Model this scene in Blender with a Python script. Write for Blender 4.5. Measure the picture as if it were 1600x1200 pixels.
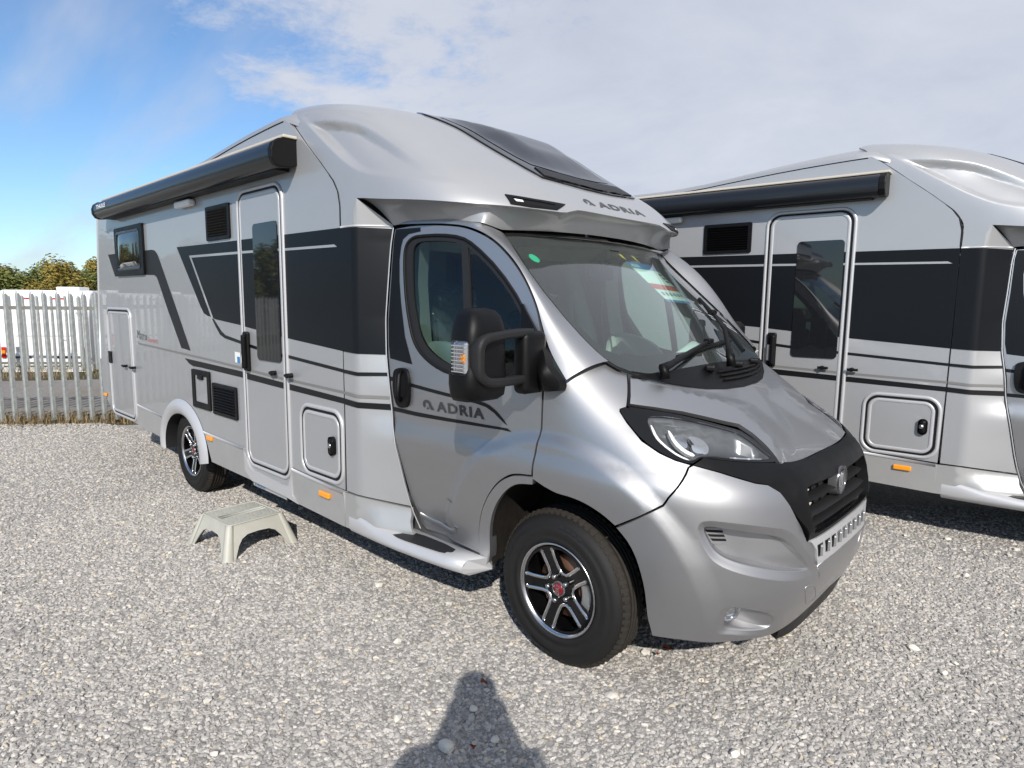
import bpy, bmesh, math, random
from mathutils import Vector, Matrix
from mathutils.geometry import delaunay_2d_cdt
for o in list(bpy.data.objects): bpy.data.objects.remove(o)
scene = bpy.context.scene; COL = scene.collection
rnd = random.Random(7)
# ------------------------------------------------------------------ camera, light, exposure
cam_d = bpy.data.cameras.new('camera'); cam = bpy.data.objects.new('camera', cam_d); COL.objects.link(cam); scene.camera = cam
cam_d.sensor_width = 36; cam_d.lens = 988.5*36/1600; cam_d.clip_start = .05; cam_d.clip_end = 2000
RX, UX, FX = (.7266569, .6869174, .0106862), (-.0950019, .0850682, .9918357), (-.6804001, .7217395, -.1270739)
cam.matrix_world = Matrix(((RX[0], UX[0], -FX[0], 1.76408), (RX[1], UX[1], -FX[1], -3.12010), (RX[2], UX[2], -FX[2], 1.69287), (0, 0, 0, 1)))
SUN = Vector((.607, -.580, .544)).normalized()
sd_ = bpy.data.lights.new('sun', 'SUN'); sd_.energy = 4.2; sd_.angle = math.radians(.55); sd_.color = (1, .955, .89)
sun = bpy.data.objects.new('sun', sd_); COL.objects.link(sun); sun.rotation_euler = SUN.to_track_quat('Z', 'Y').to_euler(); sun.location = (10, -10, 20)
w = bpy.data.worlds.new('World'); scene.world = w; w.use_nodes = True
def sky_world():
    nt = w.node_tree; nt.nodes.clear(); N = nt.nodes.new; L = nt.links.new
    sky = N('ShaderNodeTexSky'); sky.sky_type = 'NISHITA'; sky.sun_disc = False
    sky.sun_elevation = math.asin(SUN.z); sky.sun_rotation = math.atan2(SUN.x, SUN.y); sky.air_density = 1.0; sky.dust_density = .35; sky.ozone_density = 2.2
    tc = N('ShaderNodeTexCoord'); sep = N('ShaderNodeSeparateXYZ'); L(tc.outputs['Generated'], sep.inputs[0])
    def math_(op, a, b=None, c=None):
        m = N('ShaderNodeMath'); m.operation = op
        for i, v in enumerate((a, b, c)):
            if v is None: continue
            if isinstance(v, (int, float)): m.inputs[i].default_value = v
            else: L(v, m.inputs[i])
        return m.outputs[0]
    zz = math_('ADD', math_('MAXIMUM', sep.outputs[2], 0.0), .16)
    px = math_('DIVIDE', sep.outputs[0], zz); py = math_('DIVIDE', sep.outputs[1], zz)
    cmb = N('ShaderNodeCombineXYZ'); L(px, cmb.inputs[0]); L(py, cmb.inputs[1])
    def noise_(scale, detail, rough, dist=0.0):
        n = N('ShaderNodeTexNoise'); n.inputs['Scale'].default_value = scale; n.inputs['Detail'].default_value = detail
        n.inputs['Roughness'].default_value = rough; n.inputs['Distortion'].default_value = dist; L(cmb.outputs[0], n.inputs['Vector']); return n.outputs['Fac']
    n1 = noise_(1.1, 9, .62, .35); n2 = noise_(4.5, 8, .68, .2); n3 = noise_(.42, 4, .5)
    # a bank of cloud lies across one half of the sky, the other half is clear with wisps
    lat = math_('ADD', math_('MULTIPLY', sep.outputs[0], .735), math_('MULTIPLY', sep.outputs[1], .678))
    bank = math_('ADD', math_('MULTIPLY', lat, 1.9), .78)
    bank = math_('MINIMUM', math_('MAXIMUM', bank, -.6), 1.05)
    f = math_('ADD', bank, math_('MULTIPLY', math_('SUBTRACT', n1, .5), 1.9))
    f = math_('ADD', f, math_('MULTIPLY', math_('SUBTRACT', n2, .5), 1.5))
    f = math_('ADD', f, math_('MULTIPLY', math_('SUBTRACT', n3, .5), .5))
    mr = N('ShaderNodeMapRange'); mr.interpolation_type = 'SMOOTHSTEP'; L(f, mr.inputs[0]); mr.inputs[1].default_value = .0; mr.inputs[2].default_value = .66; mr.inputs[3].default_value = 0; mr.inputs[4].default_value = .97
    # thin wisps low in the clear half
    wm = N('ShaderNodeMapping'); wm.inputs['Rotation'].default_value = (0, 0, .6); wm.inputs['Scale'].default_value = (.5, 2.2, 1); L(cmb.outputs[0], wm.inputs[0])
    wn = N('ShaderNodeTexNoise'); wn.inputs['Scale'].default_value = .8; wn.inputs['Detail'].default_value = 5; wn.inputs['Roughness'].default_value = .55; L(wm.outputs[0], wn.inputs['Vector'])
    wr = N('ShaderNodeMapRange'); wr.interpolation_type = 'SMOOTHSTEP'; L(wn.outputs['Fac'], wr.inputs[0]); wr.inputs[1].default_value = .47; wr.inputs[2].default_value = .74; wr.inputs[3].default_value = 0; wr.inputs[4].default_value = .6
    fac = math_('MAXIMUM', mr.outputs[0], wr.outputs[0])
    tint = N('ShaderNodeMix'); tint.data_type = 'RGBA'; tint.blend_type = 'MULTIPLY'; tint.inputs[0].default_value = 1; L(sky.outputs[0], tint.inputs[6]); tint.inputs[7].default_value = (.80, .97, 1.12, 1)
    bs = N('ShaderNodeBackground'); L(tint.outputs[2], bs.inputs[0]); bs.inputs[1].default_value = .115
    cr = N('ShaderNodeMapRange'); L(n1, cr.inputs[0]); cr.inputs[1].default_value = .3; cr.inputs[2].default_value = .75; cr.inputs[3].default_value = 0; cr.inputs[4].default_value = 1
    cc = N('ShaderNodeMix'); cc.data_type = 'RGBA'; L(cr.outputs[0], cc.inputs[0]); cc.inputs[6].default_value = (.47, .51, .61, 1); cc.inputs[7].default_value = (.63, .655, .72, 1)
    bc = N('ShaderNodeBackground'); L(cc.outputs[2], bc.inputs[0]); bc.inputs[1].default_value = .95
    mix = N('ShaderNodeMixShader'); L(fac, mix.inputs[0]); L(bs.outputs[0], mix.inputs[1]); L(bc.outputs[0], mix.inputs[2])
    out = N('ShaderNodeOutputWorld'); L(mix.outputs[0], out.inputs[0])
sky_world()
vs = scene.view_settings; vs.view_transform = 'Standard'; vs.look = 'None'; vs.exposure = 0.28; vs.gamma = 1; vs.use_curve_mapping = False
scene.render.resolution_x = 1024; scene.render.resolution_y = 768
# ------------------------------------------------------------------ helpers
def tag(o, label=None, cat=None, group=None, kind=None):
    for k, v in (('label', label), ('category', cat), ('group', group), ('kind', kind)):
        if v: o[k] = v
    return o
def link(name, me, mat, parent=None):
    o = bpy.data.objects.new(name, me); COL.objects.link(o)
    if mat is not None and len(me.materials) == 0: me.materials.append(mat)
    if parent: o.parent = parent
    return o
def obj(name, bm, mat, parent=None, smooth=False):
    me = bpy.data.meshes.new(name)
    if smooth:
        for f in bm.faces: f.smooth = True
    bm.to_mesh(me); bm.free(); return link(name, me, mat, parent)
def empty(name, loc=(0, 0, 0), rz=0):
    o = bpy.data.objects.new(name, None); COL.objects.link(o); o.location = loc; o.rotation_euler = (0, 0, rz); o.empty_display_size = .3; return o
def kids(o): return [c for c in list(COL.objects) if c.parent == o]
def copy_tree(o, parent=None):
    c = o.copy(); COL.objects.link(c); c.parent = parent
    for k in o.children: copy_tree(k, c)
    return c
def box(bm, c, size, rot=None, bev=0.0, seg=2):
    m = Matrix.Translation(c) @ (rot.to_4x4() if rot is not None else Matrix.Identity(4)) @ Matrix.Diagonal((*size, 1))
    r = bmesh.ops.create_cube(bm, size=1, matrix=m)
    if bev:
        vs_ = set(r['verts']); es = [e for e in bm.edges if e.verts[0] in vs_ and e.verts[1] in vs_]
        bmesh.ops.bevel(bm, geom=es, offset=bev, segments=seg, profile=.5, affect='EDGES')
    return bm
def frame_of(d):
    d = Vector(d).normalized(); a = Vector((0, 0, 1)) if abs(d.z) < .9 else Vector((1, 0, 0))
    u = d.cross(a).normalized(); return u, u.cross(d).normalized()
def tube(bm, pts, rad, n=8, cap=True, sx=1.0):
    pts = [Vector(p) for p in pts]; rings = []
    for i, p in enumerate(pts):
        d = (pts[min(i+1, len(pts)-1)]-pts[max(i-1, 0)]); u, v = frame_of(d); r = rad[i] if isinstance(rad, (list, tuple)) else rad
        rings.append([bm.verts.new(p+u*(r*math.cos(2*math.pi*k/n)*sx)+v*(r*math.sin(2*math.pi*k/n))) for k in range(n)])
    for a, b in zip(rings, rings[1:]):
        for k in range(n): bm.faces.new((a[k], a[(k+1) % n], b[(k+1) % n], b[k]))
    if cap: bm.faces.new(rings[0][::-1]); bm.faces.new(rings[-1])
    return bm
def lathe(bm, prof, centre, axis=(0, 1, 0), n=48, up=(0, 0, 1), close=False):
    """prof: (radius, distance along axis)"""
    ax = Vector(axis).normalized(); u = Vector(up); v = ax.cross(u); c = Vector(centre); rings = []
    for r, d in prof:
        rings.append([bm.verts.new(c+ax*d+u*(r*math.cos(2*math.pi*k/n))+v*(r*math.sin(2*math.pi*k/n))) for k in range(n)])
    for a, b in zip(rings, rings[1:]):
        for k in range(n):
            f = bm.faces.new((a[k], a[(k+1) % n], b[(k+1) % n], b[k])); f.smooth = True
    if close: bm.faces.new(rings[0]); bm.faces.new(rings[-1])
    return bm
def inside(x, y, P):
    c = False; n = len(P); j = n-1
    for i in range(n):
        xi, yi = P[i]; xj, yj = P[j]
        if (yi > y) != (yj > y) and x < (xj-xi)*(y-yi)/(yj-yi)+xi: c = not c
        j = i
    return c
def pdist(x, y, P, closed=True):
    best = 1e9; n = len(P)
    for i in range(n if closed else n-1):
        x0, y0 = P[i]; x1, y1 = P[(i+1) % n]; dx, dy = x1-x0, y1-y0; l2 = dx*dx+dy*dy
        t = 0 if l2 == 0 else max(0, min(1, ((x-x0)*dx+(y-y0)*dy)/l2)); d = (x-x0-t*dx)**2+(y-y0-t*dy)**2
        if d < best: best = d
    return math.sqrt(best)
def smooth_poly(P, it=1, closed=True):
    for _ in range(it):
        Q = []; n = len(P)
        if not closed: Q.append(P[0])
        for i in range(n if closed else n-1):
            a, b = P[i], P[(i+1) % n]; Q.append((a[0]*.75+b[0]*.25, a[1]*.75+b[1]*.25)); Q.append((a[0]*.25+b[0]*.75, a[1]*.25+b[1]*.75))
        if not closed: Q.append(P[-1])
        P = Q
    return P
def crv3(P, n):
    """smooth open curve through points (any dimension), n steps per span"""
    Q = []; m = len(P)
    for i in range(m-1):
        p0, p1, p2, p3 = P[max(i-1, 0)], P[i], P[i+1], P[min(i+2, m-1)]
        for k in range(n):
            t = k/n; Q.append(tuple(.5*((2*b)+(-a+c)*t+(2*a-5*b+4*c-d)*t*t+(-a+3*b-3*c+d)*t*t*t) for a, b, c, d in zip(p0, p1, p2, p3)))
    Q.append(tuple(P[-1])); return Q
crv = crv3
def rrect(x0, z0, x1, z1, r, n=6):
    P = []
    for cx, cz, a0 in ((x1-r, z1-r, 0), (x0+r, z1-r, 90), (x0+r, z0+r, 180), (x1-r, z0+r, 270)):
        for k in range(n+1):
            a = math.radians(a0+90*k/n); P.append((cx+r*math.cos(a), cz+r*math.sin(a)))
    return P
def resample(P, step, sc):
    Q = []; n = len(P)
    for i in range(n):
        a, b = P[i], P[(i+1) % n]; L = math.hypot((b[0]-a[0])*sc[0], (b[1]-a[1])*sc[1])
        if L < 1e-6: continue
        k = max(1, math.ceil(L/step))
        for j in range(k): Q.append((a[0]+(b[0]-a[0])*j/k, a[1]+(b[1]-a[1])*j/k))
    return Q
REF = Vector((-1.0, 0, 1.0))
def surf_pn(surf, u, v, ref=None):
    p = Vector(surf(u, v)); e = 1.5e-3
    n = (Vector(surf(u+e, v))-Vector(surf(u-e, v))).cross(Vector(surf(u, v+e))-Vector(surf(u, v-e)))
    n = n.normalized() if n.length > 1e-12 else Vector((0, -1, 0))
    if n.dot(p-(ref or REF)) < 0: n = -n
    return p, n
def panel(name, poly, surf, mat, parent, holes=(), step=.05, sc=(1, 1), off=0.0, depth=.02, disp=None, ref=None, flat=False, extra=(), gap=.38):
    """a sheet with its own edge: the region of surf(u, v) inside poly"""
    loops = [resample(poly, step, sc)]+[resample(h, step, sc) for h in holes]
    vs_, es = [], []
    for Lp in loops:
        k0 = len(vs_); vs_ += Lp; es += [(k0+i, k0+(i+1) % len(Lp)) for i in range(len(Lp))]
    nb = len(vs_)
    us = [p[0] for p in poly]; zs = [p[1] for p in poly]
    pts = list(extra)
    if not flat:
        du, dv = step/sc[0], step/sc[1]*.866; j = 0; z = min(zs)+dv*.5
        while z < max(zs):
            x = min(us)+(du*.5 if j % 2 else 0.1*du)
            while x < max(us): pts.append((x, z)); x += du
            z += dv; j += 1
    scl = [[(a*sc[0], b*sc[1]) for a, b in Lp] for Lp in loops]
    for x, z in pts:
        if inside(x, z, poly) and not any(inside(x, z, h) for h in holes):
            if min(pdist(x*sc[0], z*sc[1], Lp) for Lp in scl) > gap*step: vs_.append((x, z))
    r = delaunay_2d_cdt([Vector((a*sc[0], b*sc[1])) for a, b in vs_], es, [], 0, 1e-6)
    co, fs, orig = r[0], r[2], r[3]
    bm = bmesh.new(); V = []; NN = []; CN = []
    def full(u, v):
        p, n = surf_pn(surf, u, v, ref); return p+n*(off+disp(u, v)), n
    for c in co:
        u, v = c[0]/sc[0], c[1]/sc[1]
        if disp:
            p, n = full(u, v); e = 2.5e-3; q = (full(u+e, v)[0]-full(u-e, v)[0]).cross(full(u, v+e)[0]-full(u, v-e)[0]); q = q.normalized() if q.length > 1e-12 else n
            if q.dot(n) < 0: q = -q
            V.append(bm.verts.new(p)); CN.append(q)
        else:
            p, n = surf_pn(surf, u, v, ref); V.append(bm.verts.new(p+n*off)); CN.append(n)
        NN.append(n)
    nmap = {v: n for v, n in zip(V, CN)}
    edge_used = {}
    hs = [[(a*sc[0], b*sc[1]) for a, b in h] for h in holes]; ps = [(a*sc[0], b*sc[1]) for a, b in poly]
    for f in fs:
        cx = sum(co[i][0] for i in f)/len(f); cy = sum(co[i][1] for i in f)/len(f)
        if not inside(cx, cy, ps) or any(inside(cx, cy, h) for h in hs): continue
        a, b, c = V[f[0]].co, V[f[1]].co, V[f[2]].co; nn = (b-a).cross(c-a)
        if nn.length < 1e-12: continue
        if nn.dot(NN[f[0]]) < 0: f = f[::-1]
        try: fc = bm.faces.new([V[i] for i in f]); fc.smooth = True
        except ValueError: continue
        for i in range(len(f)):
            e = (f[i], f[(i+1) % len(f)]); k = (min(e), max(e)); edge_used[k] = None if k in edge_used else e
    if depth:
        low = {}
        for k, e in edge_used.items():
            if e is None: continue
            for i in e:
                if i not in low: low[i] = (bm.verts.new(V[i].co), bm.verts.new(V[i].co-NN[i]*depth))
            d_ = (V[e[1]].co-V[e[0]].co); sn = d_.cross(NN[e[0]]).normalized()
            try: bm.faces.new((low[e[1]][0], low[e[0]][0], low[e[0]][1], low[e[1]][1]))
            except ValueError: continue
            for i in e:
                for q in low[i]: nmap[q] = (nmap.get(q, Vector())+sn)
    for v in [v for v in bm.verts if not v.link_faces]: nmap.pop(v, None); bm.verts.remove(v)
    bm.verts.index_update(); nl = [nmap[v].normalized() if nmap[v].length > 1e-9 else Vector((0, 0, 1)) for v in bm.verts]
    o = obj(name, bm, mat, parent)
    for p_ in o.data.polygons: p_.use_smooth = True
    o.data.normals_split_custom_set_from_vertices([tuple(n) for n in nl]); return o
def offset_path(P, d, closed=True):
    n = len(P); Q = []
    ar = sum(P[i][0]*P[(i+1) % n][1]-P[(i+1) % n][0]*P[i][1] for i in range(n)); sg = 1 if ar > 0 else -1
    if not closed: sg = 1
    for i in range(n):
        a = P[i-1] if (closed or i > 0) else P[i]; b = P[(i+1) % n] if (closed or i < n-1) else P[i]
        dx, dy = b[0]-a[0], b[1]-a[1]; l = math.hypot(dx, dy) or 1
        Q.append((P[i][0]+sg*d*dy/l, P[i][1]-sg*d*dx/l))
    return Q
def ring(name, path, surf, mat, parent, width, height, base=0.0, closed=True, ref=None, prof=None):
    """a bead of half-round section laid along a path on a surface (path = its middle)"""
    prof = prof or [(-.5, 0), (-.46, .6), (-.28, .93), (0, 1), (.28, .93), (.46, .6), (.5, 0)]
    cols = [offset_path(path, a*width, closed) for a, h in prof]; bm = bmesh.new(); rows = []
    for i in range(len(path)):
        row = []
        for (a, h), c in zip(prof, cols):
            p, n = surf_pn(surf, *c[i], ref); row.append(bm.verts.new(p+n*(base+h*height)))
        rows.append(row)
    m = len(rows)
    for i in range(m if closed else m-1):
        a, b = rows[i], rows[(i+1) % m]
        for k in range(len(prof)-1):
            f = bm.faces.new((a[k], a[k+1], b[k+1], b[k])); f.smooth = True
    if not closed: bm.faces.new(rows[0]); bm.faces.new(rows[-1][::-1])
    return obj(name, bm, mat, parent)
def resample3(P, n):
    P = [Vector(p) for p in P]; L = [0]
    for a, b in zip(P, P[1:]): L.append(L[-1]+(b-a).length)
    out = []; j = 0
    for k in range(n):
        t = L[-1]*k/(n-1)
        while j < len(L)-2 and L[j+1] < t: j += 1
        q = (t-L[j])/max(1e-9, L[j+1]-L[j]); out.append(P[j].lerp(P[j+1], q))
    return out
def strip(name, A, B, mat, parent, n=60, m=5, bulge=(0, 0, 0), keep=False, hook=0.0):
    """sheet between two 3D lines, bowed out by bulge"""
    if not keep: A = resample3(A, n); B = resample3(B, n)
    else: A = [Vector(a) for a in A]; B = [Vector(b) for b in B]
    bm = bmesh.new(); rows = []
    for a, b in zip(A, B):
        g = bulge(a, b) if callable(bulge) else Vector(bulge)
        if hook:                            # runs inwards from the first line before it turns to the second
            c = a+g*hook+Vector((0, 0, .012)); rows.append([bm.verts.new(a*(1-k/m)**2+c*(2*k/m*(1-k/m))+b*(k/m)**2) for k in range(m+1)]); continue
        rows.append([bm.verts.new(a.lerp(b, k/m)+g*(4*(k/m)*(1-k/m))) for k in range(m+1)])
    for a, b in zip(rows, rows[1:]):
        for k in range(m):
            f = bm.faces.new((a[k], a[k+1], b[k+1], b[k])); f.smooth = True
    return obj(name, bm, mat, parent)
def text_geo(s, bold=.0, space=1.0):
    c = bpy.data.curves.new('t', 'FONT'); c.body = s; c.size = 1; c.offset = bold; c.space_character = space; c.resolution_u = 3
    o = bpy.data.objects.new('t', c); COL.objects.link(o); dg = bpy.context.evaluated_depsgraph_get(); dg.update()
    me = bpy.data.meshes.new_from_object(o.evaluated_get(dg)); vs_ = [tuple(v.co[:2]) for v in me.vertices]; fs = [tuple(p.vertices) for p in me.polygons]
    bpy.data.objects.remove(o); bpy.data.curves.remove(c); bpy.data.meshes.remove(me)
    x0 = min(v[0] for v in vs_); x1 = max(v[0] for v in vs_)
    return [((v[0]-x0)/(x1-x0), v[1]) for v in vs_], fs, x1-x0
def text_on(name, s, surf, p0, p1, height, mat, parent, off=.0025, bold=.02, ref=None, upv=(0, 1), space=1.0):
    """letters laid on a surface from p0 to p1 (baseline ends, surface coordinates); height = cap height"""
    vs_, fs, wd = text_geo(s, bold, space); bm = bmesh.new(); V = []
    for x, y in vs_:
        u = p0[0]+(p1[0]-p0[0])*x+upv[0]*height*y/.70; v = p0[1]+(p1[1]-p0[1])*x+upv[1]*height*y/.70
        p, n = surf_pn(surf, u, v, ref); V.append(bm.verts.new(p+n*off))
    for f in fs:
        try: bm.faces.new([V[i] for i in f])
        except ValueError: pass
    return obj(name, bm, mat, parent)
def clip(P, axis, val, keep_gt):
    Q = []; n = len(P)
    for i in range(n):
        a, b = P[i], P[(i+1) % n]; ia = (a[axis] > val) == keep_gt; ib = (b[axis] > val) == keep_gt
        if ia: Q.append(a)
        if ia != ib:
            t = (val-a[axis])/(b[axis]-a[axis]); Q.append((a[0]+t*(b[0]-a[0]), a[1]+t*(b[1]-a[1])))
    return Q
# ------------------------------------------------------------------ materials
def mat_(name, col, rough=.5, metal=0.0, coat=0.0, spec=.5, noise_amt=0.0, noise_scale=8.0, bump=0.0, bump_scale=200.0, emis=None, rough_var=0.0, coat_rough=.03, alpha=None):
    m = bpy.data.materials.new(name); m.use_nodes = True; nt = m.node_tree; b = nt.nodes['Principled BSDF']
    b.inputs['Base Color'].default_value = (*col, 1); b.inputs['Roughness'].default_value = rough; b.inputs['Metallic'].default_value = metal
    b.inputs['Coat Weight'].default_value = coat; b.inputs['Coat Roughness'].default_value = coat_rough; b.inputs['Specular IOR Level'].default_value = spec
    if noise_amt or bump or rough_var:
        tc = nt.nodes.new('ShaderNodeTexCoord'); n = nt.nodes.new('ShaderNodeTexNoise'); n.inputs['Scale'].default_value = noise_scale; n.inputs['Detail'].default_value = 6; n.inputs['Roughness'].default_value = .6
        nt.links.new(tc.outputs['Object'], n.inputs['Vector'])
        if noise_amt:
            mx = nt.nodes.new('ShaderNodeMix'); mx.data_type = 'RGBA'; nt.links.new(n.outputs['Fac'], mx.inputs[0])
            mx.inputs[6].default_value = (*[max(0, c*(1-noise_amt)) for c in col], 1); mx.inputs[7].default_value = (*[min(1, c*(1+noise_amt)) for c in col], 1); nt.links.new(mx.outputs[2], b.inputs['Base Color'])
        if rough_var:
            mr = nt.nodes.new('ShaderNodeMapRange'); nt.links.new(n.outputs['Fac'], mr.inputs[0]); mr.inputs[1].default_value = .3; mr.inputs[2].default_value = .7; mr.inputs[3].default_value = rough-rough_var; mr.inputs[4].default_value = rough+rough_var; nt.links.new(mr.outputs[0], b.inputs['Roughness'])
        if bump:
            n2 = nt.nodes.new('ShaderNodeTexNoise'); n2.inputs['Scale'].default_value = bump_scale; n2.inputs['Detail'].default_value = 3; nt.links.new(tc.outputs['Object'], n2.inputs['Vector'])
            bp = nt.nodes.new('ShaderNodeBump'); bp.inputs['Strength'].default_value = bump; bp.inputs['Distance'].default_value = .002; nt.links.new(n2.outputs['Fac'], bp.inputs['Height']); nt.links.new(bp.outputs[0], b.inputs['Normal'])
    if emis: b.inputs['Emission Color'].default_value = (*emis, 1)
    return m
def glass_(name, tint, spec_rough=.0, ior=1.5, haze=0.0, mirror=1.0):
    m = bpy.data.materials.new(name); m.use_nodes = True; nt = m.node_tree; nt.nodes.clear(); N = nt.nodes.new
    t = N('ShaderNodeBsdfTransparent'); t.inputs[0].default_value = (*tint, 1); g = N('ShaderNodeBsdfGlossy'); g.inputs['Roughness'].default_value = spec_rough; g.inputs[0].default_value = (1, 1, 1, 1)
    fr = N('ShaderNodeFresnel'); fr.inputs[0].default_value = ior; mx = N('ShaderNodeMixShader'); nt.links.new(t.outputs[0], mx.inputs[1]); nt.links.new(g.outputs[0], mx.inputs[2])
    ml = N('ShaderNodeMath'); ml.operation = 'MULTIPLY'; ml.use_clamp = True; nt.links.new(fr.outputs[0], ml.inputs[0]); ml.inputs[1].default_value = mirror; nt.links.new(ml.outputs[0], mx.inputs[0])
    out = N('ShaderNodeOutputMaterial')
    if haze:
        d = N('ShaderNodeBsdfDiffuse'); d.inputs[0].default_value = (.5, .55, .55, 1); m2 = N('ShaderNodeMixShader'); m2.inputs[0].default_value = haze
        nt.links.new(mx.outputs[0], m2.inputs[1]); nt.links.new(d.outputs[0], m2.inputs[2]); nt.links.new(m2.outputs[0], out.inputs[0])
    else: nt.links.new(mx.outputs[0], out.inputs[0])
    return m
def flake(m, scale=900.0, amt=.12):
    """fine metal flake in a paint"""
    nt = m.node_tree; b = nt.nodes['Principled BSDF']; tc = nt.nodes.new('ShaderNodeTexCoord'); v = nt.nodes.new('ShaderNodeTexVoronoi'); v.inputs['Scale'].default_value = scale
    nt.links.new(tc.outputs['Object'], v.inputs['Vector']); bp = nt.nodes.new('ShaderNodeBump'); bp.inputs['Strength'].default_value = amt; bp.inputs['Distance'].default_value = .0006
    sp = nt.nodes.new('ShaderNodeSeparateColor'); nt.links.new(v.outputs['Color'], sp.inputs[0]); nt.links.new(sp.outputs[0], bp.inputs['Height']); nt.links.new(bp.outputs[0], b.inputs['Normal']); return m
M = {}
M['body'] = mat_('silver_body_paint', (.40, .403, .41), .44, .45, .55, noise_amt=.05, noise_scale=3.0, coat_rough=.02)
M['cab'] = mat_('silver_cab_paint', (.40, .40, .408), .47, .94, .35, noise_amt=.03, noise_scale=3.0, coat_rough=.025)
M['trim'] = mat_('painted_trim', (.50, .50, .51), .42, .35, .3)
M['skirt'] = mat_('silver_skirt_paint', (.40, .40, .395), .44, .45, .4, noise_amt=.12, noise_scale=5.0)
M['band'] = mat_('charcoal_film', (.0055, .0065, .0085), .40, spec=.20, noise_amt=.1, noise_scale=2)
M['line'] = mat_('black_film', (.005, .005, .0055), .42, spec=.35)
M['grey'] = mat_('grey_film', (.20, .195, .185), .45, .2)
M['plastic'] = mat_('black_grained_plastic', (.0035, .0035, .004), .46, 0, 0, spec=.22, bump=.25, bump_scale=700, rough_var=.06)
M['plastic2'] = mat_('dark_grey_plastic', (.014, .014, .015), .52, spec=.3, bump=.2, bump_scale=500)
M['gloss'] = mat_('gloss_black', (.003, .003, .0035), .08, 0, .0)
M['seal'] = mat_('black_rubber_seal', (.004, .004, .0045), .6, spec=.3)
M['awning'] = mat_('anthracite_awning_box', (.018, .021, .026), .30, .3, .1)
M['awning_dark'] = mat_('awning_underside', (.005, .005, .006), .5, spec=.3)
M['tyre'] = mat_('tyre_rubber', (.0085, .008, .0078), .68, spec=.35, noise_amt=.25, noise_scale=14, bump=.4, bump_scale=160)
M['tread'] = mat_('dusty_tread', (.026, .022, .018), .85, spec=.3, noise_amt=.5, noise_scale=22, bump=.5, bump_scale=120)
M['alu'] = mat_('machined_alloy', (.62, .62, .63), .22, 1.0)
M['rim'] = mat_('gloss_black_alloy', (.003, .003, .0035), .14, 0, .0, spec=.45)
M['steel'] = mat_('bolt_steel', (.5, .5, .5), .3, 1.0)
M['brake'] = mat_('brake_disc_iron', (.19, .10, .06), .5, .6, noise_amt=.5, noise_scale=20)
M['caliper'] = mat_('brake_caliper', (.36, .36, .35), .45, .7)
M['pane'] = mat_('smoked_acrylic', (.010, .011, .013), .03, 0, .2, spec=.6)
M['skypane'] = mat_('dark_roof_glass', (.004, .006, .011), .04, 0, .0)
M['ws'] = glass_('green_tinted_glass', (.74, .91, .84), mirror=1.7, haze=.05)  # pale haze mixed into the windscreen stands in for silvery sky reflections
M['sideglass'] = glass_('tinted_side_glass', (.74, .93, .88), mirror=.8)
M['clear'] = glass_('clear_lens', (.95, .96, .97), mirror=.7)
M['frit'] = mat_('black_glass_border', (.008, .009, .009), .06, 0, .3)
M['amber'] = mat_('amber_lens', (.85, .30, .01), .15, 0, .4)
M['white'] = mat_('white_plastic', (.75, .75, .73), .35)
M['red'] = mat_('red_enamel', (.18, .006, .014), .2, 0, .5)
M['chrome'] = mat_('chrome', (.75, .75, .76), .08, 1.0)
M['darkchrome'] = mat_('dark_chrome', (.16, .16, .165), .2, 1.0)
M['reflector'] = mat_('lamp_reflector', (.82, .83, .85), .12, .9)
M['bowl'] = mat_('satin_lamp_bowl', (.42, .43, .44), .25, .8)
M['lampdark'] = mat_('lamp_bezel', (.13, .135, .14), .28, .5)
M['black'] = mat_('underbody_black', (.006, .006, .006), .85, spec=.2)
M['dirty'] = mat_('dusty_arch_liner', (.012, .010, .008), .85, spec=.2, noise_amt=.8, noise_scale=30, bump=.4, bump_scale=80)
M['badge'] = mat_('dark_badge_print', (.055, .055, .06), .35, .3)
M['badge_red'] = mat_('red_badge_print', (.45, .07, .06), .4)
M['blue'] = mat_('blue_print', (.03, .18, .42), .4)
M['paper'] = mat_('price_sheet_paper', (.72, .78, .76), .6)
M['paper_red'] = mat_('red_print', (.55, .10, .07), .5)
M['green'] = mat_('green_sticker', (.01, .45, .28), .4)
M['yellow'] = mat_('yellow_tape', (.75, .55, .03), .5)
M['dash'] = mat_('dashboard_grey', (.12, .125, .13), .6, bump=.2, bump_scale=400)
M['seat'] = mat_('seat_cloth', (.055, .065, .085), .7, noise_amt=.2, noise_scale=30)
M['wrap'] = glass_('plastic_seat_cover', (.86, .9, .93), spec_rough=.12, mirror=1.6, haze=.10)
M['liner'] = mat_('pale_headliner', (.55, .56, .53), .8)
M['ply'] = mat_('beige_furniture', (.48, .42, .34), .5, noise_amt=.08, noise_scale=4)
M['curtain'] = mat_('grey_cab_blind', (.42, .44, .46), .8)
M['aircraft'] = mat_('roof_rail_beige', (.52, .47, .40), .5)
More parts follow.
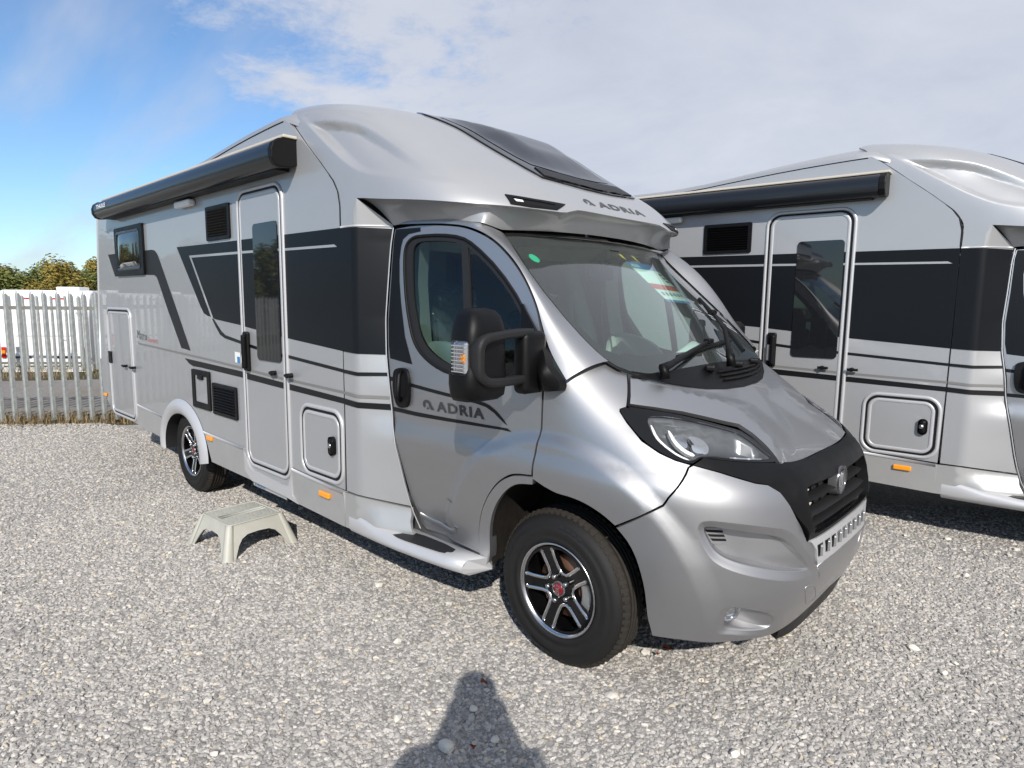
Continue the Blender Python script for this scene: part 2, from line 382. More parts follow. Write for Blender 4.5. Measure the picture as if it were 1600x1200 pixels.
# ------------------------------------------------------------------ shape curves of the vehicle
def pchip(xs, ys):
    n = len(xs); h = [xs[i+1]-xs[i] for i in range(n-1)]; d = [(ys[i+1]-ys[i])/h[i] for i in range(n-1)]
    m = [0.0]*n; m[0] = d[0]; m[-1] = d[-1]
    for i in range(1, n-1):
        if d[i-1]*d[i] > 0:
            w1 = 2*h[i]+h[i-1]; w2 = h[i]+2*h[i-1]
            m[i] = (w1+w2)/(w1/d[i-1]+w2/d[i])
    def f(x):
        if x <= xs[0]: return ys[0]+(x-xs[0])*m[0]
        if x >= xs[-1]: return ys[-1]+(x-xs[-1])*m[-1]
        i = 0
        while x > xs[i+1]: i += 1
        t = (x-xs[i])/h[i]; t2 = t*t; t3 = t2*t
        return (2*t3-3*t2+1)*ys[i]+(t3-2*t2+t)*h[i]*m[i]+(-2*t3+3*t2)*ys[i+1]+(t3-t2)*h[i]*m[i+1]
    return f
def sstep(a, b, x):
    t = min(1.0, max(0.0, (x-a)/(b-a))); return t*t*(3-2*t)
YW = 1.15                      # half width of the coach-built body
# half width of the cab at height z
cab_y = pchip([.2,.35,.45,.6,.8,.91,.955,1.0,1.04,1.1,1.2,1.35,1.7,2.07,2.3], [.935,.955,.967,.990,1.014,1.027,1.030,1.022,1.013,1.012,1.010,.992,.93,.84,.77])
cab_dy = pchip([.3,.4,.5,.6,.8,1.09,1.25,1.39,1.7,2.1,2.3], [.02,.02,.022,.030,.033,.036,.048,.060,.098,.160,.19])
def cab_y2(x, z):              # the cab widens towards the rear edge of the door
    t = min(1.15, max(0.0, (-.06-x)/1.06)); return cab_y(z)+cab_dy(z)*(t*(1.35-.35*t) if t < 1.15 else 1.08)
# cab nose: level curves (superellipses in plan) by height
cab_xf = pchip([.25,.36,.45,.55,.65,.72,.8,.9,.97,1.02,1.07,1.12,1.2,1.3,1.39,1.46], [.86,.90,.935,.95,.95,.943,.932,.912,.885,.85,.80,.735,.605,.455,.315,.20])
cab_n = pchip([.2,.5,.9,1.07,1.2,1.3,1.4,1.5], [3.3,3.4,3.3,2.9,2.55,2.3,2.1,2.0])
CXC = -.1
def sel(s, n):
    ph = s*math.pi/2; c = max(0.0, math.cos(ph)); q = math.sin(ph)
    sg = -1 if q < 0 else 1; q = abs(q)
    r = (c**n+q**n)**(-1/n)
    return r*c, sg*r*q
def flare(x, z):
    """the wheel arch stands proud: the panel round it is set back a little"""
    r = math.hypot(x, (z-.373))
    if r < .66 or r > 1.2: return 0.0
    return -.026*sstep(.680, .765, r)*(1-sstep(.82, 1.18, r))
def cab_nose(s, z, fl=True):
    """s=0 front centre, s=1 where the side runs straight back, s<0 the far side"""
    a = cab_xf(z)-CXC; b = cab_y(z); sg = 1 if s >= 0 else -1; t = abs(s)
    if t <= 1:
        c, q = sel(t, cab_n(z)); x = CXC+a*c; y = b*q
    else:
        x = CXC-(t-1)*a*math.pi/2; y = b
    if fl: y += flare(x, z)*sstep(.3, .9, y)
    return (x, -sg*y, z)
def cab_side(x, z):
    return (x, -(cab_y2(x, z)+flare(x, z)), z)
def wall(x, z):
    return (x, -YW, z)
# nose of the low profile over the cab
nos_xf = pchip([2.05,2.17,2.26,2.345,2.43,2.52,2.61,2.69,2.76,2.82,2.87,2.91,2.94], [-.262,-.312,-.402,-.508,-.645,-.80,-.95,-1.08,-1.22,-1.37,-1.55,-1.75,-2.0])
nos_b = pchip([2.05,2.2,2.35,2.5,2.65,2.74,2.82,2.87,2.91,2.94], [1.15,1.15,1.148,1.145,1.135,1.122,1.095,1.05,.98,.88])
nos_n = pchip([2.05,2.3,2.6,2.94], [3.5,3.4,3.3,3.6])
nos_xc = pchip([2.05,2.2,2.5,2.94], [-1.42,-1.42,-1.75,-2.35])
def nose_raw(s, z):
    xc = nos_xc(z); a = nos_xf(z)-xc; b = nos_b(z); sg = 1 if s >= 0 else -1; t = abs(s)
    if t <= 1:
        c, q = sel(t, nos_n(z)); x = xc+a*c; y = b*q
    else:
        x = xc-(t-1)*a*math.pi/2; y = b
    return (x, -sg*y, z)
# windscreen
ws_x = pchip([1.3,1.4,1.6,1.8,2.0,2.1,2.2], [.41,.300,.083,-.150,-.375,-.465,-.54])
def screen(y, z):
    return (ws_x(z)-.20*y*y, y, z)
D = {'archlip': [(0.9844, 0.9141), (0.943, 0.8828), (0.901, 0.8679), (0.8526, 0.865), (0.8086, 0.8527), (0.7658, 0.8239), (0.7333, 0.7838), (0.7028, 0.7132), (0.6813, 0.5998), (0.6664, 0.4339),
             (0.6516, 0.3627), (0.64, 0.3192)],
 'archrail': [(-0.4758, 0.409), (-0.4591, 0.5416), (-0.4052, 0.693), (-0.3121, 0.8192), (-0.2029, 0.8908), (-0.0748, 0.9128), (-0.0772, 0.8774), (-0.1785, 0.8565), (-0.2653, 0.7936),
              (-0.3384, 0.692), (-0.3799, 0.5701), (-0.4101, 0.404), (-0.4723, 0.3388)],
 'bpillar': [(-0.6445, 2.0056), (-0.6009, 1.9909), (-0.5591, 1.7949), (-0.5259, 1.6077), (-0.4869, 1.3413), (-0.5314, 1.3503), (-0.5727, 1.6065), (-0.6053, 1.7955)],
 'bumparch': [(0.7304, 0.7794), (0.6999, 0.7117), (0.6784, 0.5983), (0.6633, 0.4324), (0.6485, 0.3611), (0.6393, 0.3196)],
 'bumpbot': [(0.6393, 0.3196), (0.5647, 0.3263), (0.4566, 0.3161), (0.3369, 0.2888), (0.1923, 0.2491)],
 'bumperedge': [(0.5274, 1.0511), (0.4753, 1.0281), (0.3952, 0.9853), (0.3617, 0.9746), (0.3334, 0.9426), (0.3116, 0.8841), (0.2958, 0.8268), (0.2797, 0.784), (0.2599, 0.717)],
 'bumpgap': [(0.5404, 1.0431), (0.6074, 0.9288), (0.6214, 0.8959), (0.6709, 0.8404), (0.7256, 0.78)],
 'clip': [(0.2364, 2.3491)],
 'corner_px': [(-1.2906, 2.2458)],
 'cowl': [(0.4985, 1.3732), (0.4621, 1.3666), (0.3942, 1.358), (0.3094, 1.3409), (0.2106, 1.3229), (0.1183, 1.3133), (0.0624, 1.3099)],
 'door_arch': [(-0.4741, 0.4237), (-0.4599, 0.5485), (-0.4067, 0.6993), (-0.3156, 0.825), (-0.2061, 0.9011), (-0.0818, 0.9221)],
 'door_bot': [(-0.9158, 0.4328), (-0.7125, 0.439), (-0.4741, 0.4237)],
 'door_front': [(-0.0818, 0.9221), (-0.0729, 1.0453), (-0.0675, 1.1047), (-0.0668, 1.221), (-0.0681, 1.3066), (-0.0696, 1.4061)],
 'door_rear': [(-1.1258, 2.0854), (-1.1343, 2.0272), (-1.1404, 1.802), (-1.1491, 1.592), (-1.1337, 1.3913), (-1.1033, 1.241), (-1.0885, 1.0986), (-1.0812, 1.0454), (-1.0442, 0.8898),
               (-0.995, 0.6376), (-0.9574, 0.5188), (-0.9489, 0.4626), (-0.9158, 0.4328)],
 'door_top': [(-1.1258, 2.0854), (-0.9687, 2.0926), (-0.7405, 2.0783), (-0.5904, 2.0502), (-0.4466, 1.9883), (-0.3216, 1.894), (-0.224, 1.7912), (-0.1484, 1.6806), (-0.1087, 1.5894),
              (-0.0845, 1.5048), (-0.0696, 1.4061)],
 'doorband': [(-1.1204, 2.0834), (-0.934, 2.082), (-0.9283, 2.0613), (-1.0162, 2.0516), (-1.0577, 2.0267), (-1.0685, 1.9896), (-1.0739, 1.918), (-1.0634, 1.8011), (-1.041, 1.6808),
              (-0.9974, 1.5067), (-0.9282, 1.3616), (-1.1162, 1.3818), (-1.1308, 1.4516), (-1.1407, 1.5922), (-1.1323, 1.8019), (-1.1291, 2.027)],
 'doorthick': [(-1.0934, 1.115), (-0.8977, 1.1096), (-0.6559, 1.1053), (-0.4195, 1.1037), (-0.2654, 1.1048), (-0.2371, 1.0906), (-0.2906, 1.0924), (-0.463, 1.0882), (-0.656, 1.0864),
               (-0.8982, 1.0869), (-1.0917, 1.091)],
 'doorthin': [(-1.1105, 1.283), (-1.0539, 1.2773), (-0.9176, 1.2599), (-0.6908, 1.2397), (-0.455, 1.2187), (-0.4107, 1.2133), (-0.3768, 1.2031), (-0.3352, 1.1802), (-0.2983, 1.1509),
              (-0.2656, 1.1195), (-0.2778, 1.123), (-0.3146, 1.1442), (-0.3492, 1.1676), (-0.3991, 1.1912), (-0.4643, 1.2026), (-0.6904, 1.2217), (-0.9169, 1.2411), (-1.1094, 1.26)],
 'dot': [(-0.6531, 1.9241)],
 'drl': [(0.5553, 1.1976), (0.5506, 1.1931), (0.5642, 1.1511), (0.5592, 1.123), (0.5443, 1.0929), (0.5224, 1.0738), (0.5281, 1.0683), (0.55, 1.0863), (0.5679, 1.1205), (0.574, 1.1496)],
 'drlin': [(0.5099, 1.1836), (0.5023, 1.1811), (0.5142, 1.1447), (0.5094, 1.1167), (0.4921, 1.0993), (0.5037, 1.0909), (0.5209, 1.1061), (0.5289, 1.1362)],
 'emblem': [(0.0014, 0.8956)],
 'fender': [(0.9452, 1.3079), (0.9672, 1.0602), (0.977, 0.9165), (0.943, 0.8828), (0.901, 0.8679), (0.8526, 0.865), (0.8086, 0.8527), (0.7658, 0.8239), (0.7332, 0.7866), (0.6733, 0.8477),
            (0.6243, 0.9029), (0.6101, 0.9344), (0.5448, 1.0451), (0.5349, 1.053), (0.566, 1.066), (0.5953, 1.0895), (0.6234, 1.131), (0.6309, 1.1939), (0.6327, 1.2385), (0.6264, 1.2494),
            (0.599, 1.2579), (0.5152, 1.3764), (0.5382, 1.4029), (0.5873, 1.4463), (0.8067, 1.3591)],
 'fog': [(0.5071, 0.4939), (0.4802, 0.491), (0.445, 0.484), (0.3611, 0.4512), (0.3054, 0.3781), (0.3097, 0.3113), (0.4205, 0.337), (0.4675, 0.3544), (0.5093, 0.3693), (0.5155, 0.4353)],
 'fog_i': [(0.4948, 0.4793), (0.4779, 0.4819), (0.4435, 0.4715), (0.3875, 0.4432), (0.3528, 0.3976), (0.35, 0.3478), (0.4249, 0.3554), (0.4619, 0.3654), (0.4887, 0.3764), (0.4974, 0.4363)],
 'fog_o': [(0.5122, 0.4876), (0.4804, 0.4941), (0.445, 0.484), (0.3611, 0.4512), (0.3101, 0.3879), (0.3026, 0.307), (0.4205, 0.337), (0.4668, 0.3509), (0.5087, 0.366), (0.5169, 0.4351)],
 'foglamp': [(0.4855, 0.444)],
 'glass': [(-0.9827, 1.9352), (-0.9783, 1.9822), (-0.952, 2.0044), (-0.9102, 2.0107), (-0.7732, 2.0072), (-0.6588, 1.9904), (-0.5749, 1.9551), (-0.4094, 1.8358), (-0.2575, 1.6882),
           (-0.1785, 1.5582), (-0.1431, 1.4441), (-0.146, 1.3861), (-0.3099, 1.3526), (-0.4666, 1.3523), (-0.6466, 1.3767), (-0.7435, 1.4093), (-0.8198, 1.451), (-0.8736, 1.5018),
           (-0.9086, 1.5644), (-0.9524, 1.6985), (-0.9722, 1.8337)],
 'handle': [(-1.0671, 1.3078), (-1.0465, 1.3304), (-0.9928, 1.3414), (-0.9491, 1.3275), (-0.928, 1.2573), (-0.9378, 1.152), (-0.9726, 1.1197), (-1.0387, 1.1261), (-1.0635, 1.1914)],
 'handle_in': [(-1.0126, 1.3156), (-0.9638, 1.3126), (-0.954, 1.2376), (-0.9681, 1.1767), (-1.0103, 1.1934)],
 'headlight': [(0.6237, 1.2482), (0.5873, 1.2591), (0.5079, 1.2448), (0.4279, 1.2245), (0.3729, 1.2017), (0.3219, 1.1758), (0.2947, 1.1612), (0.2819, 1.1303), (0.2791, 1.0915),
               (0.2788, 1.0482), (0.2957, 1.0469), (0.4125, 1.0664), (0.4887, 1.0831), (0.5078, 1.0716), (0.5279, 1.0586), (0.5598, 1.0707), (0.5895, 1.0954), (0.6162, 1.1381),
               (0.6232, 1.1988), (0.6273, 1.2363)],
 'hoodfront': [(0.2744, 1.0405), (0.2152, 1.0349), (0.1429, 1.0319), (0.0079, 1.041)],
 'hoodlow': [(0.5828, 1.2674), (0.5008, 1.2551), (0.4182, 1.2354), (0.3606, 1.2131), (0.3047, 1.1885), (0.2711, 1.175), (0.2642, 1.1423), (0.2663, 1.0995), (0.2744, 1.0405)],
 'hoodrear': [(0.5071, 1.3761), (0.3893, 1.3628), (0.3037, 1.3456), (0.2037, 1.3275), (0.1101, 1.3179), (0.0436, 1.3148)],
 'hoodside': [(0.5071, 1.3761), (0.5936, 1.2568)],
 'lampline': [(0.6221, 1.2447), (0.552, 1.225)],
 'lens': [(0.5494, 1.2227), (0.5018, 1.2238), (0.4392, 1.2116), (0.3839, 1.1914), (0.3334, 1.1672), (0.3081, 1.1518), (0.2987, 1.1216), (0.2945, 1.0851), (0.2938, 1.0567), (0.4075, 1.0734),
          (0.4876, 1.0906), (0.5224, 1.0673), (0.5511, 1.0841), (0.5691, 1.1183), (0.5754, 1.1474), (0.5683, 1.1818)],
 'lip': [(0.8999, 2.2452), (0.8399, 2.2326), (0.7713, 2.217), (0.6552, 2.1935), (0.5773, 2.1755), (0.5244, 2.1647), (0.4726, 2.1588), (0.4302, 2.1549), (0.362, 2.1471), (0.2972, 2.1475),
         (0.2496, 2.1705), (0.1513, 2.1685), (0.0565, 2.1658)],
 'lowc': [(0.8359, 2.701), (0.8324, 2.5806), (0.8239, 2.4766), (0.8133, 2.4085), (0.7885, 2.362), (0.7182, 2.3241), (0.6498, 2.2975), (0.5818, 2.2769), (0.4643, 2.2444), (0.4228, 2.2359)],
 'lowerreflector': [(0.4689, 1.1389), (0.4602, 1.1342), (0.4523, 1.1124), (0.4825, 1.1139)],
 'marker': [(0.4283, 2.2198), (0.354, 2.2068), (0.26, 2.1985), (0.3018, 2.1608), (0.3768, 2.1608), (0.4278, 2.1699)],
 'markin': [(0.415, 2.2044), (0.2976, 2.1877), (0.316, 2.1687), (0.4092, 2.1802)],
 'markl': [(0.415, 2.1993), (0.3918, 2.1946), (0.3915, 2.1846), (0.4124, 2.1863)],
 'mbase': [(-0.2234, 1.7032), (-0.178, 1.6454), (-0.1252, 1.5832), (-0.0469, 1.4926), (0.0311, 1.4166), (0.0638, 1.3641), (0.065, 1.3311), (0.0463, 1.3126), (-0.0589, 1.3047),
           (-0.1683, 1.3029), (-0.2013, 1.3526), (-0.2062, 1.4987), (-0.2057, 1.6157)],
 'opening': [(0.0238, 0.9309), (0.1421, 0.9385), (0.2128, 0.9401), (0.2438, 0.9378), (0.2524, 0.8809), (0.2478, 0.799), (0.2349, 0.7425), (0.2068, 0.7366)],
 'pillar_a': [(-1.15, 2.1112), (-0.9705, 2.1045), (-0.7424, 2.0897), (-0.5842, 2.0608), (-0.4409, 1.9987), (-0.3122, 1.9027), (-0.2143, 1.7969), (-0.1389, 1.6864), (-0.0914, 1.59),
              (-0.0298, 1.4795), (0.0673, 1.3644)],
 'plate': [(0.2414, 0.7095), (0.2098, 0.6656), (0.1833, 0.5778)],
 'proj': [(0.4509, 1.1636), (0.4309, 1.1602), (0.4247, 1.1447), (0.4323, 1.1282), (0.4506, 1.1123), (0.4593, 1.1171), (0.4567, 1.1426)],
 'proj2': [(0.4926, 1.1699), (0.478, 1.165), (0.4796, 1.1479), (0.4943, 1.1314), (0.5049, 1.1359), (0.5025, 1.153)],
 'rear_edge': [(-6.1424, 2.6075), (-6.2372, 2.1463), (-6.4235, 1.0284), (-6.3534, 0.6381)],
 'rec_i': [(0.5428, 0.8165), (0.5357, 0.8236), (0.4846, 0.8124), (0.4106, 0.7907), (0.3325, 0.7575), (0.2898, 0.6722), (0.2376, 0.5879), (0.2731, 0.5946), (0.3358, 0.6132), (0.4186, 0.6463),
           (0.492, 0.6839), (0.5251, 0.7203), (0.5373, 0.7658), (0.5434, 0.796)],
 'rec_o': [(0.558, 0.8274), (0.5419, 0.8556), (0.4819, 0.8465), (0.4075, 0.8254), (0.3179, 0.7882), (0.2718, 0.6866), (0.194, 0.5566), (0.2557, 0.5577), (0.324, 0.5699), (0.4181, 0.6093),
           (0.4895, 0.6454), (0.5302, 0.6808), (0.5493, 0.7339), (0.5585, 0.7939)],
 'recess': [(0.5573, 0.8368), (0.5501, 0.8514), (0.5419, 0.8556), (0.4819, 0.8465), (0.4075, 0.8254), (0.3179, 0.7882), (0.2718, 0.6866), (0.1985, 0.5617), (0.2557, 0.5577), (0.324, 0.5699),
            (0.4181, 0.6093), (0.4895, 0.6454), (0.5302, 0.6808), (0.5493, 0.7339), (0.5582, 0.8002)],
 'recin': [(0.5445, 0.8202), (0.4847, 0.8111), (0.4107, 0.7894), (0.3411, 0.7604), (0.2954, 0.669), (0.258, 0.599), (0.3521, 0.6195), (0.4185, 0.6455), (0.4983, 0.6852), (0.5284, 0.7174),
           (0.542, 0.7756)],
 'scrn': [(-0.7647, 2.0354), (-0.7678, 1.9714), (-0.7947, 1.8527), (-0.8121, 1.7377), (-0.8201, 1.626), (-0.8126, 1.5332), (-0.7949, 1.4657), (-0.7756, 1.4345), (-0.7533, 1.4098),
          (-0.7045, 1.3865), (-0.628, 1.3723)],
 'scuff': [(-0.716, 0.6667), (-0.6426, 0.6621), (-0.6286, 0.6582), (-0.6819, 0.6619)],
 'seam': [(0.9261, 2.8327), (0.921, 2.7619), (0.9233, 2.4856), (0.9353, 2.3467), (0.9729, 2.2566), (0.9864, 2.0973)],
 'sgrille': [(0.0333, 1.0362), (0.1491, 1.0272), (0.2204, 1.0302), (0.2778, 1.0354), (0.295, 1.0422), (0.4142, 1.0622), (0.4886, 1.0778), (0.5078, 1.0652), (0.5252, 1.0543),
             (0.4736, 1.0323), (0.3935, 0.9894), (0.3582, 0.9784), (0.3278, 0.9461), (0.3066, 0.8851), (0.2904, 0.8276), (0.2739, 0.7845), (0.2534, 0.7198), (0.2374, 0.716)],
 'sheet': [(0.1797, 1.9717), (0.5139, 1.927), (0.1565, 1.7619), (0.1287, 1.8612)],
 'skyfr': [(0.2463, 2.3582), (0.1844, 2.4625), (0.2357, 2.5025), (0.2594, 2.5961), (0.3099, 2.7229), (0.1232, 2.3305), (0.027, 2.3283)],
 'slots': [(0.5373, 0.7889), (0.4861, 0.7908), (0.4807, 0.7419), (0.5189, 0.7389)],
 'text_door': [(-0.8366, 1.1292), (-0.4153, 1.128), (-0.7427, 1.1345), (-0.7408, 1.1711)],
 'text_nose': [(0.1879, 2.2092), (-0.1205, 2.1866), (0.1589, 2.2501), (0.0014, 2.2529), (-0.0913, 2.2621)],
 'tow': [(0.2637, 0.5174), (0.251, 0.5185), (0.2103, 0.4998), (0.1952, 0.4805), (0.149, 0.3997), (0.1578, 0.3909), (0.2026, 0.4034), (0.2312, 0.4265)],
 'upc': [(0.8681, 2.7647), (0.7512, 2.7415), (0.6749, 2.7173), (0.6217, 2.6905), (0.5938, 2.6451), (0.5792, 2.5868), (0.5689, 2.5262), (0.5645, 2.46), (0.5567, 2.3726)],
 'upin': [(-1.1595, 2.1049), (-1.0205, 2.1163), (-0.8789, 2.1134), (-0.7455, 2.1077), (-0.5979, 2.0932), (-0.4767, 2.0715)],
 'win': [(-1.0402, 1.9373), (-1.037, 1.978), (-1.021, 2.0112), (-0.9845, 2.033), (-0.9422, 2.0391), (-0.7776, 2.037), (-0.6465, 2.0185), (-0.554, 1.9762), (-0.3812, 1.8504),
         (-0.2211, 1.6885), (-0.1427, 1.5596), (-0.1039, 1.4466), (-0.1033, 1.3664), (-0.136, 1.3377), (-0.3059, 1.3199), (-0.4713, 1.3177), (-0.6569, 1.3372), (-0.7643, 1.3683),
         (-0.8517, 1.4124), (-0.9112, 1.463), (-0.9519, 1.529), (-1.002, 1.6812), (-1.0302, 1.8348)]}
# ------------------------------------------------------------------ the motorhome (built facing +X, front axle over the origin)
van = tag(empty('motorhome'), 'silver motorhome in the foreground, seen whole from its rear corner to its headlight', 'motorhome', 'silver motorhomes on the gravel lot')
def P3(surf, pts): return [Vector(surf(*p)) for p in pts]
def flip(surf): return lambda u, v: (lambda p: (p[0], -p[1], p[2]))(surf(u, v))
def line_at(P, x, axis=0):
    """other coordinate of an open polyline at coordinate x"""
    for a, b in zip(P, P[1:]):
        lo, hi = min(a[axis], b[axis]), max(a[axis], b[axis])
        if lo <= x <= hi and hi > lo: return a[1-axis]+(b[1-axis]-a[1-axis])*(x-a[axis])/(b[axis]-a[axis])
    return P[0][1-axis] if abs(x-P[0][axis]) < abs(x-P[-1][axis]) else P[-1][1-axis]
SEAMX, BENDX = -1.425, -1.292
RAX = -4.03
# ---- coach-built side walls, with the wheel arch cut out
def wall_top(x):
    pts = [(-6.2, 2.665), (-5.0, 2.67), (-3.7, 2.675), (-3.45, 2.685), (-3.1, 2.715), (-2.7, 2.75), (-2.3, 2.775), (-2.0, 2.785), (-1.9, 2.75)]
    return pchip([p[0] for p in pts], [p[1] for p in pts])(x)
SEAM = [(-2.015, 2.785), (-1.935, 2.728), (-1.62, 2.475), (-1.49, 2.362), (-1.445, 2.30), (SEAMX, 2.22), (SEAMX, 2.10), (SEAMX, 1.4), (SEAMX-.01, .585)]
top = [(x, wall_top(x)) for x in (-6.13, -5, -4.2, -3.7, -3.5, -3.3, -3.1, -2.9, -2.7, -2.5, -2.3, -2.15)]
REARE = [(-6.13, 2.62), (-6.15, 2.56), (-6.24, 2.15), (-6.34, 1.6), (-6.42, 1.03), (-6.40, .72), (-6.335, .625), (-6.10, .486), (-5.20, .443)]
arch = [(RAX+.455*math.cos(math.radians(a)), .373+.40*math.sin(math.radians(a))) for a in range(160, 19, -10)]
wall_poly = list(reversed([(-5.20, .64), (-4.49, .628)]+arch+[(-3.55, .628), (-2.80, .612), (-2.745, .612), (-2.735, .43), (-2.08, .41), (-2.075, .60), (SEAMX-.012, .585)]+SEAM[::-1][1:]+top[::-1]+REARE))
for sgn in (1, -1):
    ws_ = wall if sgn == 1 else flip(wall)
    panel('side_wall', [p for p in wall_poly if True], ws_, M['body'], van, step=.22, depth=.03)
# ---- roof, rear wall, underbody
bm = bmesh.new(); rows = []
for x in (-6.10, -6.0, -5, -4.2, -3.7, -3.5, -3.3, -3.1, -2.9, -2.7, -2.5, -2.3, -2.13, -2.0, -1.9):
    zt = wall_top(min(x, -2.02)); k = sstep(-3.8, -2.2, x); zr = zt+.045+.03*k
    row = [(-1.152, zt-.004), (-1.150, zt+.014), (-1.138, zt+.030), (-1.10, zt+.036+.018*k), (-1.03, zt+.045+.036*k), (-.90, zt+.05+.066*k), (-.6, zt+.057+.088*k), (0, zt+.065+.090*k)]
    row = row+[(-y, z) for y, z in row[-2::-1]]
    if x == -6.10: row = [(y, 2.60+.05*(z-2.6)) for y, z in row]
    dz = .0 if x < -2.05 else .012 if x < -1.95 else .05
    rows.append([bm.verts.new((x, y*(1-dz*.5), z-dz)) for y, z in row])
for a, b in zip(rows, rows[1:]):
    for k in range(len(a)-1): f = bm.faces.new((a[k], a[k+1], b[k+1], b[k])); f.smooth = True
roof = obj('roof', bm, M['body'], van)
for sgn in (1, -1):
    ws_ = wall if sgn == 1 else flip(wall)
    ring('roof_line_trim', [(x, wall_top(x)-.006) for x in (-3.6, -3.5, -3.3, -3.1, -2.9, -2.7, -2.5, -2.3, -2.15, -2.04)], ws_, M['seal'], van, .008, .003, closed=False)
strip('rear_wall', [(x, -1.13, z) for x, z in REARE[:7]], [(x, 1.13, z) for x, z in REARE[:7]], M['body'], van, m=6, bulge=(-.05, 0, 0))
ring('rear_corner_trim', [(-6.135, 2.6), (-6.15, 2.56), (-6.24, 2.15), (-6.34, 1.6), (-6.415, 1.03)], wall, M['trim'], van, .03, .008, closed=False)
bm = bmesh.new(); box(bm, (-3.80, 0, .55), (4.8, 2.1, .12)); box(bm, (-3.2, 0, .47), (5.6, .8, .1)); box(bm, (.15, 0, .5), (1.1, 1.2, .45))
box(bm, (-.95, 0, .40), (.9, 1.70, .10)); obj('underbody', bm, M['black'], van)
# ---- skirts below the wall (a little proud), with a beaded top edge
def skirt(n, poly, out=.006):
    o = panel('side_skirt', poly, lambda x, z: (x, -YW-out-.03*max(0, .63-z)*0, z), M['skirt'], van, step=.3, depth=.03); return o
skirt(0, [(-5.20, .655), (-5.19, .445), (-4.50, .415), (-4.49, .628)])
skirt(1, [(-3.53, .628), (-3.40, .398), (-2.668, .392), (-2.745, .42), (-2.76, .612)])
skirt(2, [(-2.07, .598), (-2.06, .42), (-1.985, .372), (SEAMX-.014, .36), (SEAMX-.014, .572)])
panel('door_sill_skirt', [(-2.79, .612), (-2.745, .54), (-2.70, .49), (-2.64, .47), (-2.20, .455), (-2.12, .47), (-2.085, .53), (-2.075, .60), (-2.07, .42), (-1.985, .372), (-2.15, .385), (-2.668, .392), (-2.775, .45)][::-1], lambda x, z: (x, -YW-.012, z), M['trim'], van, step=.25, depth=.03)
for p in ([(-5.19, .648), (-4.49, .62)], [(-3.54, .62), (-2.79, .606)], [(-2.07, .590), (SEAMX-.02, .565)]):
    ring('skirt_bead', resample(p, .2, (1, 1))[:-1]+[p[1]] if False else [p[0], ((p[0][0]+p[1][0])/2, (p[0][1]+p[1][1])/2), p[1]], lambda x, z: (x, -YW-.006, z), M['trim'], van, .020, .006, closed=False)
# ---- rear wheel arch: a proud lip of rounded section
def arch_pts(rx, rz, zc=.373, a0=200, a1=-22, n=26): return [(RAX+.0+rx*math.cos(math.radians(a0+(a1-a0)*k/n)), zc+rz*math.sin(math.radians(a0+(a1-a0)*k/n))) for k in range(n+1)]
inn = [(RAX+(-1 if False else 1)*.405*math.cos(t), .395+.315*math.sin(t)) for t in [math.radians(190-k*8) for k in range(26)]]
out = [(RAX+.535*math.cos(t)+.02, .395+.445*math.sin(t)) for t in [math.radians(183-k*7.45) for k in range(26)]]
A = [Vector((x, -YW-.004, z)) for x, z in out]; B = [Vector((x, -YW-.012, z)) for x, z in inn]
strip('wheel_arch_trim', A, B, M['trim'], van, keep=True, m=8, bulge=(0, -.030, 0))
strip('wheel_arch_lip', B, [Vector((b.x, -YW+.28, b.z)) for b in B], M['plastic2'], van, keep=True, m=3)
for yy in (1,):
    strip('arch_liner', [Vector((b.x, YW-.02, b.z)) for b in B], [Vector((b.x, YW-.30, b.z)) for b in B], M['plastic2'], van, keep=True, m=3)
# ---- graphics on the wall
W = [(-3.924, 2.121), (-3.3, 2.113), (-2.719, 2.108), (-2.04, 2.104), (SEAMX, 2.10), (SEAMX, 1.408), (-2.054, 1.451), (-2.74, 1.513), (-3.203, 1.545), (-3.255, 1.558), (-3.36, 1.570), (-3.424, 1.588), (-3.483, 1.640)]
DL, DR, DB, DT = -2.718, -2.103, .528, 2.413           # entrance door gap
def decal(P, mat, surf=wall, off=.0016, name='stripe_decal', parent=None, **k):
    return panel(name, P, surf, mat, parent or van, off=off, depth=0, step=k.pop('step', .3), **k)
SL = [(-3.655, 2.040), (-2.727, 2.030), (-2.035, 2.019), (-1.490, 2.012), (-1.462, 1.997), (-2.036, 2.003), (-2.727, 2.014), (-3.60, 2.022), (-3.255, 1.552), (-3.232, 1.548), (-3.275, 1.548)]
SL = [(-3.660, 2.041), (-2.727, 2.031), (-2.035, 2.019), (-1.490, 2.012), (-1.462, 1.997), (-2.036, 2.004), (-2.727, 2.014), (-3.612, 2.023), (-3.235, 1.546), (-3.278, 1.557)]
THIN = [(-3.242, 1.551), (-3.172, 1.504), (-3.105, 1.459), (-3.035, 1.432), (-2.738, 1.398), (-2.518, 1.377), (-2.066, 1.344), (SEAMX, 1.304)]
THINP = THIN+[(SEAMX, 1.284), (-2.066, 1.323), (-2.518, 1.355), (-2.738, 1.376), (-3.05, 1.408), (-3.135, 1.432), (-3.205, 1.487), (-3.27, 1.548)]
GREY = [(-5.074, 1.275), (-3.452, 1.236), (-2.043, 1.190), (SEAMX, 1.177), (SEAMX, 1.160), (-2.043, 1.172), (-3.452, 1.218), (-5.077, 1.257)]
THICK = [(-3.877, 1.203), (-2.734, 1.180), (-2.058, 1.157), (SEAMX, 1.136), (SEAMX, 1.102), (-2.061, 1.117), (-2.738, 1.135), (-3.55, 1.150), (-3.70, 1.148), (-3.79, 1.165)]
